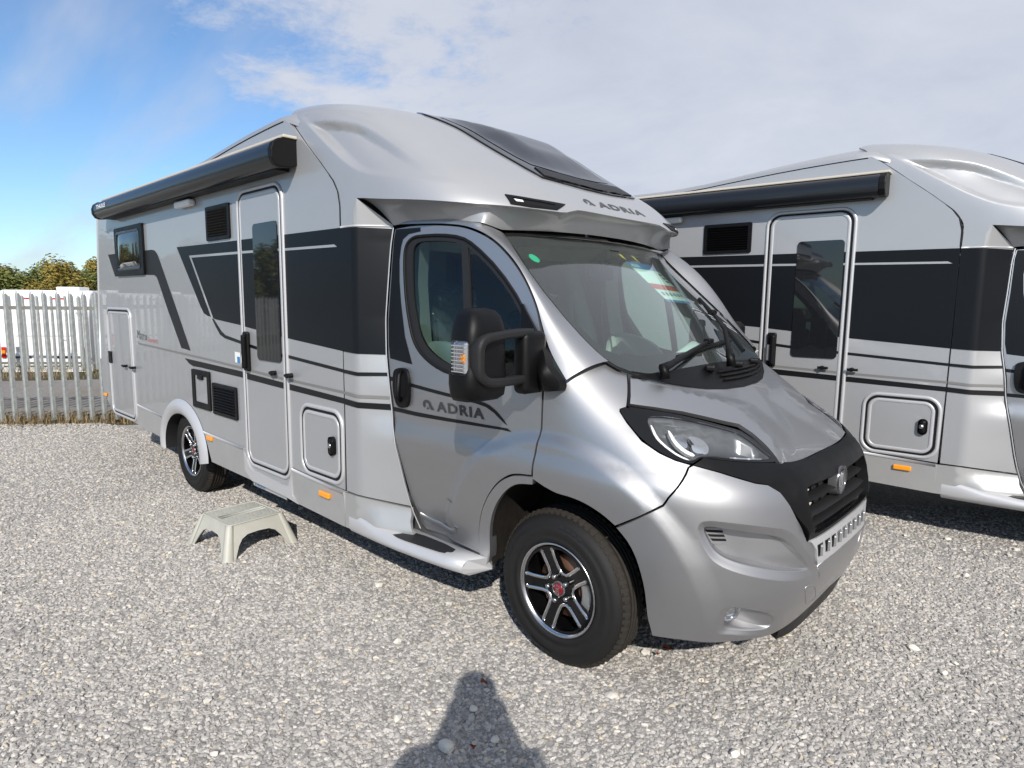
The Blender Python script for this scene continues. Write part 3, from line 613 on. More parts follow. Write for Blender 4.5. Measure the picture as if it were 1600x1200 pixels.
SLASH = [(-5.861, 2.144), (-4.70, 2.132), (-4.53, 2.130), (-4.46, 2.120), (-4.40, 2.090), (-4.345, 2.030), (-4.018, 1.627), (-3.740, 1.274), (-3.942, 1.285), (-4.232, 1.624), (-4.41, 1.85), (-4.45, 1.89), (-4.51, 1.907), (-4.718, 1.912), (-5.67, 1.917)]
decal(SLASH, M['plastic2'])
for Pp, mt, of in ((W, M['band'], .0016), (SL, M['body'], .0030), (THINP, M['line'], .0016), (GREY, M['grey'], .0016), (THICK, M['line'], .0016)):
    a = clip(Pp, 0, DL-.015, False)
    if len(a) > 2: decal(a, mt, off=of)
    b = clip(Pp, 0, DR+.02, True)
    if len(b) > 2: decal(b, mt, off=of)
text_on('badge_lettering', 'Matrix', wall, (-5.08, 1.312), (-4.80, 1.304), .085, M['badge'], van, bold=-.01)
text_on('badge_lettering', 'Supreme', wall, (-4.78, 1.300), (-4.52, 1.292), .045, M['badge_red'], van, bold=-.01)
decal([(-2.885, 1.318), (-2.795, 1.315), (-2.795, 1.235), (-2.885, 1.24)], M['white'], name='info_sticker'); decal([(-2.845, 1.285), (-2.80, 1.283), (-2.80, 1.237), (-2.845, 1.239)], M['blue'], off=.003, name='info_sticker')
ring('round_sticker', [(-2.757+.026*math.cos(t), 1.268+.05*math.sin(t)) for t in [k*math.pi/10 for k in range(20)]], wall, M['white'], van, .008, .002)
# ---- entrance door
DREF = None
def framed_leaf(name, x0, z0, x1, z1, r, lip=.03, leafmat=None):
    leaf = panel(name, rrect(x0+.012, z0+.012, x1-.012, z1-.012, r), wall, leafmat or M['body'], van, off=.007, depth=.012, step=.4)
    panel('seal', rrect(x0-.004, z0-.004, x1+.004, z1+.004, r+.01), wall, M['seal'], leaf, holes=[rrect(x0+.03, z0+.03, x1-.03, z1-.03, r-.02)], off=.004, depth=.004, step=.4, flat=True)
    ring('frame', rrect(x0-.016, z0-.016, x1+.016, z1+.016, r+.02, 8), wall, M['trim'], leaf, .025, .012)
    ring('inner_edge', rrect(x0+.026, z0+.026, x1-.026, z1-.026, r-.015, 8), wall, M['trim'], leaf, .022, .004, base=.0065)
    return leaf
door = framed_leaf('entrance_door', DL, DB, DR, DT, .085)
for Pp, mt, of in ((W, M['band'], .0086), (SL, M['body'], .0100), (THINP, M['line'], .0086), (GREY, M['grey'], .0086), (THICK, M['line'], .0086)):
    c = clip(clip(Pp, 0, DL+.034, True), 0, DR-.034, False)
    if len(c) > 2: decal(c, mt, off=of, parent=door)
panel('door_window', rrect(-2.490, 1.288, -2.150, 2.197, .03), wall, M['pane'], door, off=.016, depth=.012, step=.4)
bm = bmesh.new(); box(bm, (-2.640, -YW-.022, 1.335), (.075, .03, .28), bev=.014); box(bm, (-2.625, -YW-.05, 1.335), (.035, .03, .24), bev=.012); h = obj('door_handle', bm, M['plastic'], door)
bm = bmesh.new(); box(bm, (-2.655, -YW-.038, 1.31), (.035, .012, .13), bev=.005); obj('handle_inlay', bm, M['grey'], door)
for px_, pz_, nm in ((-2.245, 1.215, 'door_catch'), (-2.035, 1.215, 'door_catch')):
    bm = bmesh.new(); tube(bm, [(px_, -YW, pz_), (px_, -YW-.045, pz_)], .016, 8); tube(bm, [(px_-.03, -YW-.035, pz_), (px_+.045, -YW-.035, pz_)], .010, 8); obj(nm, bm, M['plastic'], van if px_ > DR else door)
# ---- lockers, hatches, vents, window
lk = framed_leaf('storage_locker', -1.918, .625, -1.465, 1.031, .075)
bm = bmesh.new(); box(bm, (-1.545, -YW-.018, .835), (.060, .03, .115), bev=.026, seg=3); k = obj('locker_lock', bm, M['plastic'], lk)
bm = bmesh.new(); lathe(bm, [(0, -.037), (.014, -.036), (.016, -.03)], (-1.552, -YW, .838)); obj('lock_barrel', bm, M['steel'], lk)
gd = framed_leaf('garage_door', -6.03, .485, -5.27, 1.575, .07)
bm = bmesh.new(); box(bm, (-5.985, -YW-.012, 1.075), (.10, .018, .125), bev=.006); obj('garage_handle', bm, M['plastic'], gd)
for px_ in (-5.44, -5.20):
    bm = bmesh.new(); tube(bm, [(px_, -YW, 1.02), (px_, -YW-.05, 1.02)], .013, 8); tube(bm, [(px_-.05, -YW-.04, 1.02), (px_+.04, -YW-.04, 1.02)], .011, 8); obj('door_catch', bm, M['plastic'], van)
def vent(name, x0, z0, x1, z1, n):
    v = panel(name, rrect(x0, z0, x1, z1, .015), wall, M['plastic'], van, holes=[rrect(x0+.03, z0+.025, x1-.03, z1-.025, .008)], off=.014, depth=.014, step=.3, flat=True)
    panel('vent_back', rrect(x0+.02, z0+.02, x1-.02, z1-.02, .005), wall, M['seal'], v, off=.0018, depth=0, step=.4, flat=True)
    bm = bmesh.new(); hh = (z1-z0-.05)/n; box(bm, (0, 0, 0), (x1-x0-.062, .004, hh*.95), rot=Matrix.Rotation(math.radians(42), 3, 'X'))
    me = bpy.data.meshes.new('slat'); bm.to_mesh(me); bm.free(); me.materials.append(M['plastic'])
    for i in range(n):
        o = link('slat', me, None, v); o.location = ((x0+x1)/2, -YW-.009, z0+.025+hh*(i+.5))
    return v
vent('fridge_vent', -3.272, 2.130, -2.860, 2.378, 10); vent('lower_vent', -3.307, .806, -2.868, 1.052, 9)
ht = panel('service_hatch', rrect(-3.718, .815, -3.352, 1.128, .015), wall, M['plastic'], van, holes=[rrect(-3.655, .865, -3.405, 1.085, .01)], off=.014, depth=.014, step=.3, flat=True)
panel('hatch_leaf', rrect(-3.66, .86, -3.40, 1.09, .01), wall, M['body'], ht, off=.006, depth=.006, step=.4)
bm = bmesh.new(); box(bm, (-3.53, -YW-.014, 1.075), (.10, .02, .045), bev=.008); obj('hatch_latch', bm, M['plastic'], ht)
wn = panel('rear_window', rrect(-5.545, 1.917, -4.712, 2.378, .02), wall, M['plastic'], van, holes=[rrect(-5.47, 1.985, -4.80, 2.325, .03)], off=.022, depth=.022, step=.3, flat=True)
panel('window_pane', rrect(-5.49, 1.965, -4.78, 2.34, .035), lambda x, z: (x, -YW-.012-.022*max(0, 1-((x+5.135)/.36)**4)*max(0, 1-((z-2.15)/.19)**4), z), M['pane'], wn, step=.05, depth=0)
ring('pane_edge', rrect(-5.475, 1.98, -4.795, 2.328, .035, 8), wall, M['gloss'], wn, .03, .012, base=.014)
bm = bmesh.new(); box(bm, (-3.63, -YW-.03, 2.437), (.31, .055, .05), bev=.014); obj('awning_light', bm, M['white'], van)
# ---- awning case on the wall
prof = [(0, 2.505), (.02, 2.488), (.10, 2.478), (.135, 2.488), (.158, 2.525), (.160, 2.57), (.145, 2.61), (.11, 2.635), (.06, 2.645), (0, 2.648)]
bm = bmesh.new(); ends = []
for x in (-5.66, -1.905):
    ends.append([bm.verts.new((x, -YW-d, z)) for d, z in prof])
for k in range(len(prof)-1):
    f = bm.faces.new((ends[0][k], ends[0][k+1], ends[1][k+1], ends[1][k])); f.smooth = True
aw = obj('awning_case', bm, M['awning'], van)
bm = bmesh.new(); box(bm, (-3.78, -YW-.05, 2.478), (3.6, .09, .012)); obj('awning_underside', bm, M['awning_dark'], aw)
for x0, x1 in ((-5.70, -5.645), (-1.93, -1.885)):
    bm = bmesh.new(); a = [bm.verts.new((x0, -YW-d*1.03, 2.565+(z-2.565)*1.05)) for d, z in prof]; b = [bm.verts.new((x1, -YW-d*1.03, 2.565+(z-2.565)*1.05)) for d, z in prof]
    for k in range(len(prof)): bm.faces.new((a[k], a[(k+1) % len(prof)], b[(k+1) % len(prof)], b[k]))
    bm.faces.new(a[::-1]); bm.faces.new(b); bmesh.ops.recalc_face_normals(bm, faces=bm.faces[:])
    bmesh.ops.bevel(bm, geom=[e for e in bm.edges if abs(e.verts[0].co.x-e.verts[1].co.x) < 1e-5], offset=.006, segments=2, affect='EDGES', profile=.5)
    obj('awning_end_cap', bm, M['plastic'], aw)
text_on('awning_lettering', 'THULE', lambda x, z: (x, -YW-.161, z), (-5.52, 2.553), (-5.22, 2.553), .035, M['white'], aw, bold=.03)
bm = bmesh.new(); box(bm, (-3.75, -YW-.045, 2.655), (3.75, .09, .018), bev=.005); obj('awning_rail', bm, M['aircraft'], van)
bm = bmesh.new(); lathe(bm, [(.0, .06), (.16, .055), (.2, .03), (.2, 0)], (-5.3, .2, 2.75), axis=(0, 0, 1), up=(1, 0, 0)); obj('roof_vent', bm, M['body'], van)
# ---- amber side lamps
def sidelamp(x, z, w=.115, y=-YW-.008, rot=0):
    bm = bmesh.new(); box(bm, (x, y-.008, z), (w, .022, .034), bev=.007); return obj('side_marker_lamp', bm, M['amber'], van)
sidelamp(-1.649, .514); sidelamp(-3.40, .592, .10); sidelamp(-6.27, .64, .08)
# ---- fold-away step under the door
bm = bmesh.new(); box(bm, (-2.47, -1.075, .358), (.53, .10, .045), bev=.012); st = obj('folding_step', bm, M['trim'], van)
for x_ in (-2.20, -2.735):
    bm = bmesh.new(); box(bm, (x_, -1.075, .355), (.02, .11, .055), bev=.006); obj('step_end', bm, M['plastic'], st)
text_on('step_lettering', 'THULE', lambda x, z: (x, -1.127, z), (-2.70, .350), (-2.53, .350), .02, M['blue'], st, bold=.02, ref=Vector((-2.5, 0, .35)))
# ---- corner post between the body side and the cab door
ER = D['door_rear']
def post_front(z): return line_at(ER, z, 1)-.018 if z <= 2.0854 else ER[0][0]-.018+.05*(z-2.0854)
def post(t, z):
    xe = post_front(z); ye = -cab_y2(xe, z)-.003
    if t <= .35: return (SEAMX+.004+(BENDX-SEAMX)*t/.35, -YW+.0005, z)
    k = (t-.35)/.65; r = .06
    x = BENDX+(xe-BENDX)*k; y = -YW+(ye+YW)*k
    rr = min(1, k/.25); y -= .0
    return (x, y, z)
def postr(t, z):                         # the bend is rounded
    e = .10
    if .35-e < t < .35+e:
        a = Vector(post(.35-e, z)); b = Vector(post(.35, z)); c = Vector(post(.35+e, z)); k = (t-.35+e)/(2*e)
        return tuple(a*(1-k)**2+b*(2*k*(1-k))+c*k*k)
    return post(t, z)
PSC = (.8, .55)
PREF = Vector((-3, 0, 1.2))
pp = [(0, .585), (0, 2.10), (1, 2.10), (1, .56), (.36, .585)]
for sgn in (1, -1):
    sf = postr if sgn == 1 else flip(postr)
    cp = panel('corner_post', pp, sf, M['body'], van, step=.035, sc=PSC, depth=.02, ref=PREF)
    for Pp, mt, of in (([(0, 2.097), (1, 2.088), (1, 1.40), (.36, 1.402), (0, 1.408)], M['band'], .0016), ([(0, 1.304), (.36, 1.298), (1, 1.302), (1, 1.283), (.36, 1.277), (0, 1.284)], M['line'], .0016),
                       ([(0, 1.177), (.36, 1.170), (1, 1.172), (1, 1.155), (.36, 1.152), (0, 1.160)], M['grey'], .0016), ([(0, 1.136), (.36, 1.128), (1, 1.128), (1, 1.094), (.36, 1.095), (0, 1.102)], M['line'], .0016)):
        panel('stripe_decal', Pp, sf, mt, cp, off=.0045, depth=0, step=.022, sc=PSC, ref=PREF)
    strip('post_edge_trim', [Vector(sf(1, z)) + Vector((.004, 0, 0)) for z in (.44, .5, .6, .7, .8, .9, 1, 1.1, 1.2, 1.3, 1.4, 1.5, 1.6, 1.7, 1.8, 1.9, 2.0, 2.095)], [Vector(sf(1, z))+Vector((.013, -sgn*.004, 0)) for z in (.44, .5, .6, .7, .8, .9, 1, 1.1, 1.2, 1.3, 1.4, 1.5, 1.6, 1.7, 1.8, 1.9, 2.0, 2.095)], M['trim'], van, m=2, bulge=(0, -sgn*.006, 0))
ring('post_top_trim', [(t, 2.102) for t in (0, .15, .3, .35, .4, .6, .8, 1.0)], postr, M['trim'], van, .012, .006, closed=False)
ring('post_seam', [(SEAMX-.002, z) for z in (2.2, 2.0, 1.6, 1.2, .8, .6)], wall, M['seal'], van, .005, .0015, closed=False)
for sgn in (1, -1):
    panel('inner_sill', [(-1.32, .34), (-1.32, .60), (-.42, .55), (-.42, .34)], lambda x, z: (x, -sgn*.935, z), M['cab'], van, step=.3, depth=.02)
# lower front corner: skirt, scoop and cab step
def low(t, z):                             # runs from the seam forward, bulging to the cab step
    xe = post_front(max(z, .43)); X0 = SEAMX-.014
    xs = [X0, BENDX, -1.18, xe+.0]; a = Vector((X0, -YW-.004, z)); b = Vector((BENDX-.02, -YW-.004, z)); c = Vector((xe, -cab_y2(xe, z)-.01, z))
    k2 = (t-.35)/.65
    if t <= .35: return tuple(a.lerp(b, t/.35))
    p = b.lerp(c, k2); push = .05*(1-sstep(.43, .56, z))*sstep(.0, .5, k2); return (p.x, p.y-push, p.z)
panel('front_corner_skirt', [(0, .572), (.36, .575), (1, .548), (1, .385), (.36, .362), (0, .36)], low, M['skirt'], van, step=.04, sc=(.5, 1), depth=.03)
bm = bmesh.new()
plan_o = [(-1.40, -YW-.004), (-1.30, -YW-.006), (-1.15, -YW-.006), (-.95, -YW), (-.75, -1.135), (-.60, -1.118), (-.475, -1.095)]
plan_i = [(-1.40, -1.05), (-1.25, -1.02), (-1.10, -.99), (-.95, -.975), (-.75, -.975), (-.60, -.975), (-.42, -.975)]
rows = []
for (xo, yo), (xi, yi) in zip(plan_o, plan_i):
    zt = .47-.062*sstep(-1.38, -1.02, xo)
    rows.append([bm.verts.new(p) for p in ((xo+.0, yo+.05, .325), (xo, yo+.012, .345), (xo, yo, .365), (xo, yo+.0, zt-.035), (xo, yo+.010, zt-.010), (xo, yo+.035, zt), (xi, yi, zt+.006), (xi, yi+.05, .34))])
for a, b in zip(rows, rows[1:]):
    for k in range(7): f = bm.faces.new((a[k], a[k+1], b[k+1], b[k])); f.smooth = True
bm.faces.new(rows[-1]); cst = obj('cab_step', bm, M['trim'], van)
tread = smooth_poly([(-1.06, -1.115), (-1.03, -1.06), (-.96, -1.0), (-.62, -1.0), (-.60, -1.05), (-.63, -1.06), (-.62, -1.085), (-.78, -1.105), (-.95, -1.122)], 1)
panel('tread_pad', tread, lambda x, y: (x, y, .4145), M['plastic2'], cst, step=.1, depth=.004, ref=Vector((-.8, -1.05, 0)), flat=True)
# ---- low-profile nose over the cab
lowz = sorted([(z, s) for s, z in D['lowc']]); lowf = pchip([.40]+[s for s, z in D['lowc']][::-1][:1] if False else [2.20, 2.2417, 2.2489, 2.2787, 2.2984, 2.3243, 2.3621, 2.4085, 2.4766, 2.5806, 2.70], [.30, .41, .453, .575, .645, .716, .788, .813, .824, .832, .836])
upf = pchip([2.30, 2.373, 2.46, 2.526, 2.587, 2.645, 2.69, 2.717, 2.742, 2.765, 2.78], [.54, .556, .565, .569, .579, .594, .622, .675, .751, .868, .99])
LOWL = [(lowf(2.20+.01*k)*1.5, (2.20+.01*k)*1.35) for k in range(0, 61, 3)]; UPL = [(upf(2.30+.008*k)*1.5, (2.30+.008*k)*1.35) for k in range(0, 61, 3)]
def scoop(s, z):
    """the hollow between the two swage lines on each side of the nose"""
    t = abs(s)
    if z < 2.2 or z > 2.80 or t < .38: return 0.0
    zz_ = max(z, 2.3)
    a = math.copysign(pdist(t*1.5, z*1.35, LOWL, False), lowf(z)-t)/1.5; b = math.copysign(pdist(t*1.5, z*1.35, UPL, False), t-upf(zz_))/1.5
    if z < 2.373: b = min(b, (t-.40)*.5)
    if a <= 0: return 0.0
    led = -.006*sstep(0, .045, a)*(1-sstep(.06, .20, a))*sstep(.46, .62, t)
    if b <= 0: return led
    amp = .046*sstep(2.30, 2.62, z)*(1-sstep(2.765, 2.80, z))
    return led-amp*sstep(0, .060, a)*sstep(0, .052, b)
lip = D['lip']; lipn = [(max(0, s), z) for s, z in lip]
lipn = [(.8969, 2.2453), (.862, 2.2395), (.83, 2.2317), (.7644, 2.2173), (.6457, 2.1949), (.5664, 2.1782), (.5124, 2.1684), (.4589, 2.1636), (.4149, 2.1600), (.343, 2.1545), (.290, 2.1535), (.268, 2.1570), (.245, 2.1690), (.2216, 2.1790), (.19, 2.1805), (.1159, 2.1790), (0, 2.1772)]
def x_to_s(x, z):
    a = nos_xf(z)-nos_xc(z); lo, hi = .3, 1.6
    for _ in range(40):
        m = (lo+hi)/2
        if nose_raw(m, z)[0] > x: lo = m
        else: hi = m
    return (lo+hi)/2
seam_s = [(x_to_s(x+.006, z), z) for x, z in ((-2.03, 2.80), (-1.935, 2.728), (-1.78, 2.602), (-1.62, 2.475), (-1.49, 2.362), (-1.445, 2.30), (SEAMX, 2.22), (SEAMX, 2.104))]
bend_s = [(x_to_s(BENDX-.005, 2.104), 2.104), (x_to_s(BENDX, 2.2), 2.2)]
half = [(0, 2.930), (.3, 2.930), (.55, 2.928), (.70, 2.918), (.80, 2.903), (.86, 2.888), (x_to_s(-2.085, 2.862), 2.862), (x_to_s(-2.06, 2.835), 2.835)]+seam_s+bend_s+lipn
halfm = half+[(-s, z) for s, z in half[::-1] if s > 0]
NSC = (1.5, 1.35)
scp = []
for sgn in (1, -1):
    for k in range(90):
        z = 2.22+.56*k/89
        for e in (0, .010, .020, .032): scp.append((sgn*(lowf(z)-e), z))
        if z > 2.36:
            for e in (0, .016, .032, .05): scp.append((sgn*(upf(z)+e), z))
    for k in range(60):
        t = .45+.38*k/59
        for i in range(40):
            pass
cap = panel('overcab_nose', halfm, nose_raw, M['body'], van, step=.024, sc=NSC, depth=.012, disp=scoop, extra=scp, gap=.3)
bm = bmesh.new(); vsn = [bm.verts.new(Vector(nose_raw(s, 2.932))) for s in [-.6+1.2*k/24 for k in range(25)]]+[bm.verts.new((-2.25, y, 2.925)) for y in (.55, 0, -.55)]; bm.faces.new(vsn); obj('nose_top', bm, M['body'], cap)
for sgn in (1, -1):
    ring('nose_seam', [(sgn*s, z) for s, z in [(x_to_s(x-.001, z), z) for x, z in ((-2.02, 2.79), (-1.935, 2.728), (-1.78, 2.602), (-1.62, 2.475), (-1.49, 2.362), (-1.445, 2.30), (SEAMX, 2.22), (SEAMX, 2.11))]], nose_raw, M['seal'], cap, .006, .003, closed=False)
# underside: from the lip back down to the cab
upin = P3(lambda x, z: (x, -cab_y2(x, z)+.012, z), D['upin'][:-1]+[(-.53, 2.082)])
scr_top = [Vector(screen(y, z+.02))+Vector((.012, 0, .006)) for y, z in ((-.77, 2.035), (-.6, 2.043), (-.45, 2.05), (-.3, 2.053), (-.15, 2.055), (0, 2.055))]
lip3 = P3(nose_raw, lipn)
inner = [Vector(post(.37, 2.106)), Vector(post(.75, 2.106)), Vector((-1.385, -.838, 2.120))]+upin[1:]+scr_top
def refl(P): return [Vector((p.x, -p.y, p.z)) for p in P]
epost = Vector(post(1, 2.106)); apex = lip3[0]
inner = [epost]+upin[1:]+scr_top
LA = resample3(lip3[:5], 24)+resample3(lip3[4:], 37)[1:]; IA = resample3(inner[:6], 34)+resample3(inner[5:], 27)[1:]
LA, IA = LA[:59]+[LA[-1]], IA[:59]+[IA[-1]]
TA = [Vector(postr(t, 2.106)) for t in (.30, .36, .42, .5, .6, .7, .8, .9, 1.0)]; TB = [Vector((BENDX+.004, -YW, 2.243))]*1+[apex.lerp(LA[1], .0)]*8
for fl in (False, True):
    f_ = refl if fl else (lambda P: P)
    strip('overcab_underside', f_(LA), f_(IA), M['body'], cap, keep=True, m=8, hook=.085, bulge=lambda a, b: (Vector((-1.0, 0, 0))-Vector((((a+b)/2).x, ((a+b)/2).y, 0))).normalized()*min(1, (a-b).length/.12))
    strip('overcab_corner', f_(TA), f_(TB), M['body'], cap, keep=True, m=6)
# roof light in the nose
sky_o = [(0, 2.334), (.08, 2.336), (.17, 2.347), (.2424, 2.360), (.258, 2.42), (.268, 2.50), (.285, 2.62), (.30, 2.70), (.33, 2.80), (.30, 2.86), (.2, 2.875), (0, 2.88)]
sk = panel('roof_light', sky_o+[(-s, z) for s, z in sky_o[::-1] if s > 0], nose_raw, M['gloss'], cap, off=.010, depth=.012, step=.05, sc=NSC)
sky_g = [(0, 2.425), (.1, 2.432), (.205, 2.455), (.222, 2.50), (.24, 2.60), (.255, 2.69), (.28, 2.79), (.25, 2.84), (0, 2.86)]
sgm = sky_g+[(-s, z) for s, z in sky_g[::-1] if s > 0]
def dome_d(s, z): return .040*sstep(-.02, .22, pdist(s*1.5, z*1.35, [(a*1.5, b*1.35) for a, b in sgm]))
panel('roof_light_pane', sgm, nose_raw, M['skypane'], sk, off=.012, depth=.0, step=.04, sc=NSC, disp=dome_d)
sky_b = [(0, 2.345), (.17, 2.358), (.230, 2.370), (.215, 2.43), (.1, 2.415), (0, 2.408)]
panel('roof_light_blind_box', sky_b+[(-s, z) for s, z in sky_b[::-1] if s > 0], nose_raw, M['plastic2'], sk, off=.016, depth=.006, step=.05, sc=NSC)
for sgn in (1, -1):
    mk = [(sgn*s, z) for s, z in D['marker']]; mi = [(sgn*s, z) for s, z in D['markin']]
    ml = panel('marker_lamp', mk, nose_raw, M['plastic'], cap, holes=[mi], off=.006, depth=.01, step=.03, sc=NSC)
    panel('marker_recess', mi, nose_raw, M['seal'], ml, off=.0015, depth=0, step=.03, sc=NSC)
    panel('marker_lens', [(sgn*s, z) for s, z in D['markl']], nose_raw, M['white'], ml, off=.005, depth=.004, step=.03, sc=NSC)
def alpha_mark(name, surf, c, w_, h_, mat, parent, off=.0025):
    ob, ib = [], []
    for k in range(21):
        a = math.radians(-20+k*(250/20)); ob.append((c[0]+w_*(.42+.42*math.cos(a)), c[1]+h_*(.5+.5*math.sin(a)))); ib.append((c[0]+w_*(.42+.19*math.cos(a)), c[1]+h_*(.5+.20*math.sin(a))))
    panel(name, ob+ib[::-1], surf, mat, parent, off=off, depth=0, step=.08)
    panel(name, [(c[0]+w_*.58, c[1]+h_*.50), (c[0]+w_*.86, c[1]+h_*.50), (c[0]+w_*1.12, c[1]), (c[0]+w_*.80, c[1])], surf, mat, parent, off=off, depth=0, step=.08)
    panel(name, [(c[0]+w_*.36, c[1]), (c[0]+w_*.50, c[1]+h_*.32), (c[0]+w_*.62, c[1])], surf, mat, parent, off=off, depth=0, step=.08)
alpha_mark('nose_emblem', lambda s, z: nose_raw(-s, z), (-.155, 2.226), .040, .036, M['badge'], cap)
text_on('nose_lettering', 'ADRIA', nose_raw, (.090, 2.226), (-.168, 2.2235), .034, M['badge'], cap, bold=.035, upv=(0, 1), space=1.22)
# ---- cab: doors, pillars, windows
def side_s(sgn): return cab_side if sgn == 1 else flip(cab_side)
DR_, DA_, DF_, DT_ = crv(D['door_rear'], 4), crv(D['door_arch'], 5), crv(D['door_front'], 4), crv(D['door_top'], 5)
door_poly = DR_+D['door_bot'][1:]+DA_[1:]+DF_[1:-1]+DT_[::-1][0:-1]
win = smooth_poly(D['win'], 1); gls = smooth_poly(D['glass'], 1)
for sgn in (1, -1):
    cs = side_s(sgn)
    cd = panel('cab_door', door_poly, cs, M['cab'], van, holes=[win], step=.04, depth=.035, extra=[(r*math.cos(math.radians(a)), .373+r*math.sin(math.radians(a))) for r in (.66, .68, .70, .72, .74, .765, .79) for a in range(94, 180, 2)], gap=.3)
    ring('window_rubber', win, cs, M['seal'], cd, .014, .004)
    fr = panel('window_frame', win, cs, M['plastic2'], cd, holes=[gls], off=-.006, depth=.02, step=.05)
    panel('side_window', gls, cs, M['sideglass'], cd, off=-.014, depth=0, step=.06)
    panel('window_bar', D['bpillar'], cs, M['plastic2'], cd, off=-.004, depth=.012, step=.06)
    db = panel('door_band_decal', D['doorband'], cs, M['band'], cd, off=.0015, depth=0, step=.05)
    panel('stripe_decal', D['doorthin'], cs, M['line'], cd, off=.0015, depth=0, step=.05); panel('stripe_decal', D['doorthick'], cs, M['line'], cd, off=.0015, depth=0, step=.05)
    hd = panel('door_handle', smooth_poly(D['handle'], 2), cs, M['plastic'], cd, off=.02, depth=.02, step=.03)
    panel('handle_recess', smooth_poly(D['handle_in'], 2), cs, M['seal'], hd, off=.0205, depth=0, step=.03)
    bm = bmesh.new(); p0, n0_ = surf_pn(cs, -.992, 1.322); p1, _ = surf_pn(cs, -1.000, 1.160)
    tube(bm, [p0+n0_*.02, p0.lerp(p1, .15)+n0_*.042, p0.lerp(p1, .85)+n0_*.042, p1+n0_*.02], .014, 8); obj('handle_grip', bm, M['plastic'], hd, smooth=True)
    # A pillar and roof edge: from the door's top line to the screen
    out_l = [Vector(cs(x, z)) for x, z in crv(D['pillar_a'], 5)]
    inn_l = [Vector((p.x, p.y*sgn, p.z)) for p in ([q+Vector((0, .03, .03-.008*i)) for i, q in enumerate(upin)]+[Vector(screen(y, z))+Vector((.004, -.004, .006)) for y, z in D['scrn'][0:8]])]
    OA = resample3(out_l, 46); IB = resample3(inn_l[:7], 20)+resample3(inn_l[6:], 27)[1:]
    strip('a_pillar', OA, IB, M['cab'], van, keep=True, m=7, bulge=lambda a, b: Vector((.016, -sgn*.020, .016))*min(1, (a-b).length/.12))
    text_side = cs
alpha_mark('door_emblem', cab_side, (-.838, 1.1350), .074, .050, M['badge'], van)
text_on('door_lettering', 'ADRIA', cab_side, (-.736, 1.1345), (-.415, 1.130), .050, M['badge'], van, bold=.035, space=1.22)
decal(D['scuff'], M['line'], surf=cab_side, name='scuff_mark', step=.05)
# lower door swage
ring('door_swage', [(-.945, .515), (-.88, .500), (-.78, .492), (-.68, .490), (-.635, .503), (-.63, .53)], cab_side, M['cab'], van, .03, .006, closed=False)
# ---- arch rail behind the front wheel, liners
for sgn in (1, -1):
    cs = side_s(sgn)
    panel('arch_rail', crv(D['archrail'][:6], 5)+crv(D['archrail'][6:], 5), cs, M['cab'], van, step=.05, depth=.05)
    edge = [(-.41, .37), (-.4101, .404), (-.3799, .5701), (-.3384, .692), (-.2653, .7936), (-.1785, .8565), (-.0772, .8774)]; edge = edge[:1]+crv(edge[1:], 4)
    nl = [Vector(cs(x, z)) for x, z in edge]+[Vector((lambda p: (p[0], sgn*p[1], p[2]))(cab_nose(s, z))) for s, z in D['archlip'][2:]]
    L1 = [p+Vector((0, sgn*.02, 0)) for p in nl]; ctr = Vector((0, 0, .373))
    L2 = [Vector((p.x*1.0, sgn*-.62, .373+(p.z-.373)*1.0)) for p in nl]
    strip('wheel_housing', L1, L2, M['dirty'], van, n=40, m=6, bulge=(0, 0, .03))
    bm = bmesh.new(); box(bm, (0.03, sgn*-.60, .62), (1.0, .03, .7)); obj('inner_wing', bm, M['black'], van)
# ---- cab nose: wings, bonnet, bumper
CSC = (1.55, 1.0)
def s_at(x, z):
    lo, hi = 0.0, 2.2
    for _ in range(36):
        m = (lo+hi)/2
        if cab_nose(m, z, False)[0] > x: lo = m
        else: hi = m
    return (lo+hi)/2
RIDGE_XZ = [(r*math.cos(math.radians(a)), .373+r*math.sin(math.radians(a))) for r in (.66, .68, .70, .72, .74, .765, .79) for a in [k*1.6 for k in range(-2, 113)]]
RIDGE_S = [(s_at(x, z), z) for x, z in RIDGE_XZ if x > -.12 and z < 1.3]; RIDGE_S2 = RIDGE_S+[(-a, b) for a, b in RIDGE_S]
def ns(sgn): return cab_nose if sgn == 1 else flip(cab_nose)
DFR = crv(D['door_front'], 6)
fender = [(s_at(line_at(DFR, z, 1)+.010, z), z) for z in (1.345, 1.28, 1.22, 1.16, 1.10, 1.05, 1.0, .96, .925)]+[(s_at(-.075, .905), .905)]+crv(D['fender'][3:9], 4)+D['fender'][9:]
fender = [(s, z) for s, z in fender if not (s > .79 and z > 1.35)]+[(.80, 1.375), (.93, 1.375)]
crz = pchip([1.03, 1.0425, 1.10, 1.171, 1.2315, 1.31, 1.3685, 1.38], [.285, .279, .232, .200, .197, .356, .498, .53])
def crease(s, z):
    d = crz(z)-abs(s)
    return -.018*sstep(-.01, .14, d)-.004*sstep(-.004, .02, d) if d > -.012 else 0.0
hl = D['hoodlow']
hood_half = [(0, 1.3148), (.109, 1.318), (.2022, 1.3275), (.3017, 1.3457), (.3869, 1.363), (.5041, 1.3763), (.5895, 1.2576), (.5788, 1.2690)]+hl[1:]+[(.2127, 1.0351), (.1411, 1.0335), (0, 1.0345)]
hood = panel('bonnet', hood_half+[(-s, z) for s, z in hood_half[::-1] if s > 0], cab_nose, M['cab'], van, step=.032, sc=(1.3, 2.0), depth=.018, disp=crease)
def pair_smooth(O, I, it=2): return smooth_poly(O, it), smooth_poly(I, it)
RO, RI = pair_smooth(D['rec_o'], D['rec_i']); FO, FI = pair_smooth(D['fog_o'], D['fog_i'])
def fade_r(s): return sstep(.22, .44, abs(s))
def fade_f(s): return sstep(.33, .47, abs(s))
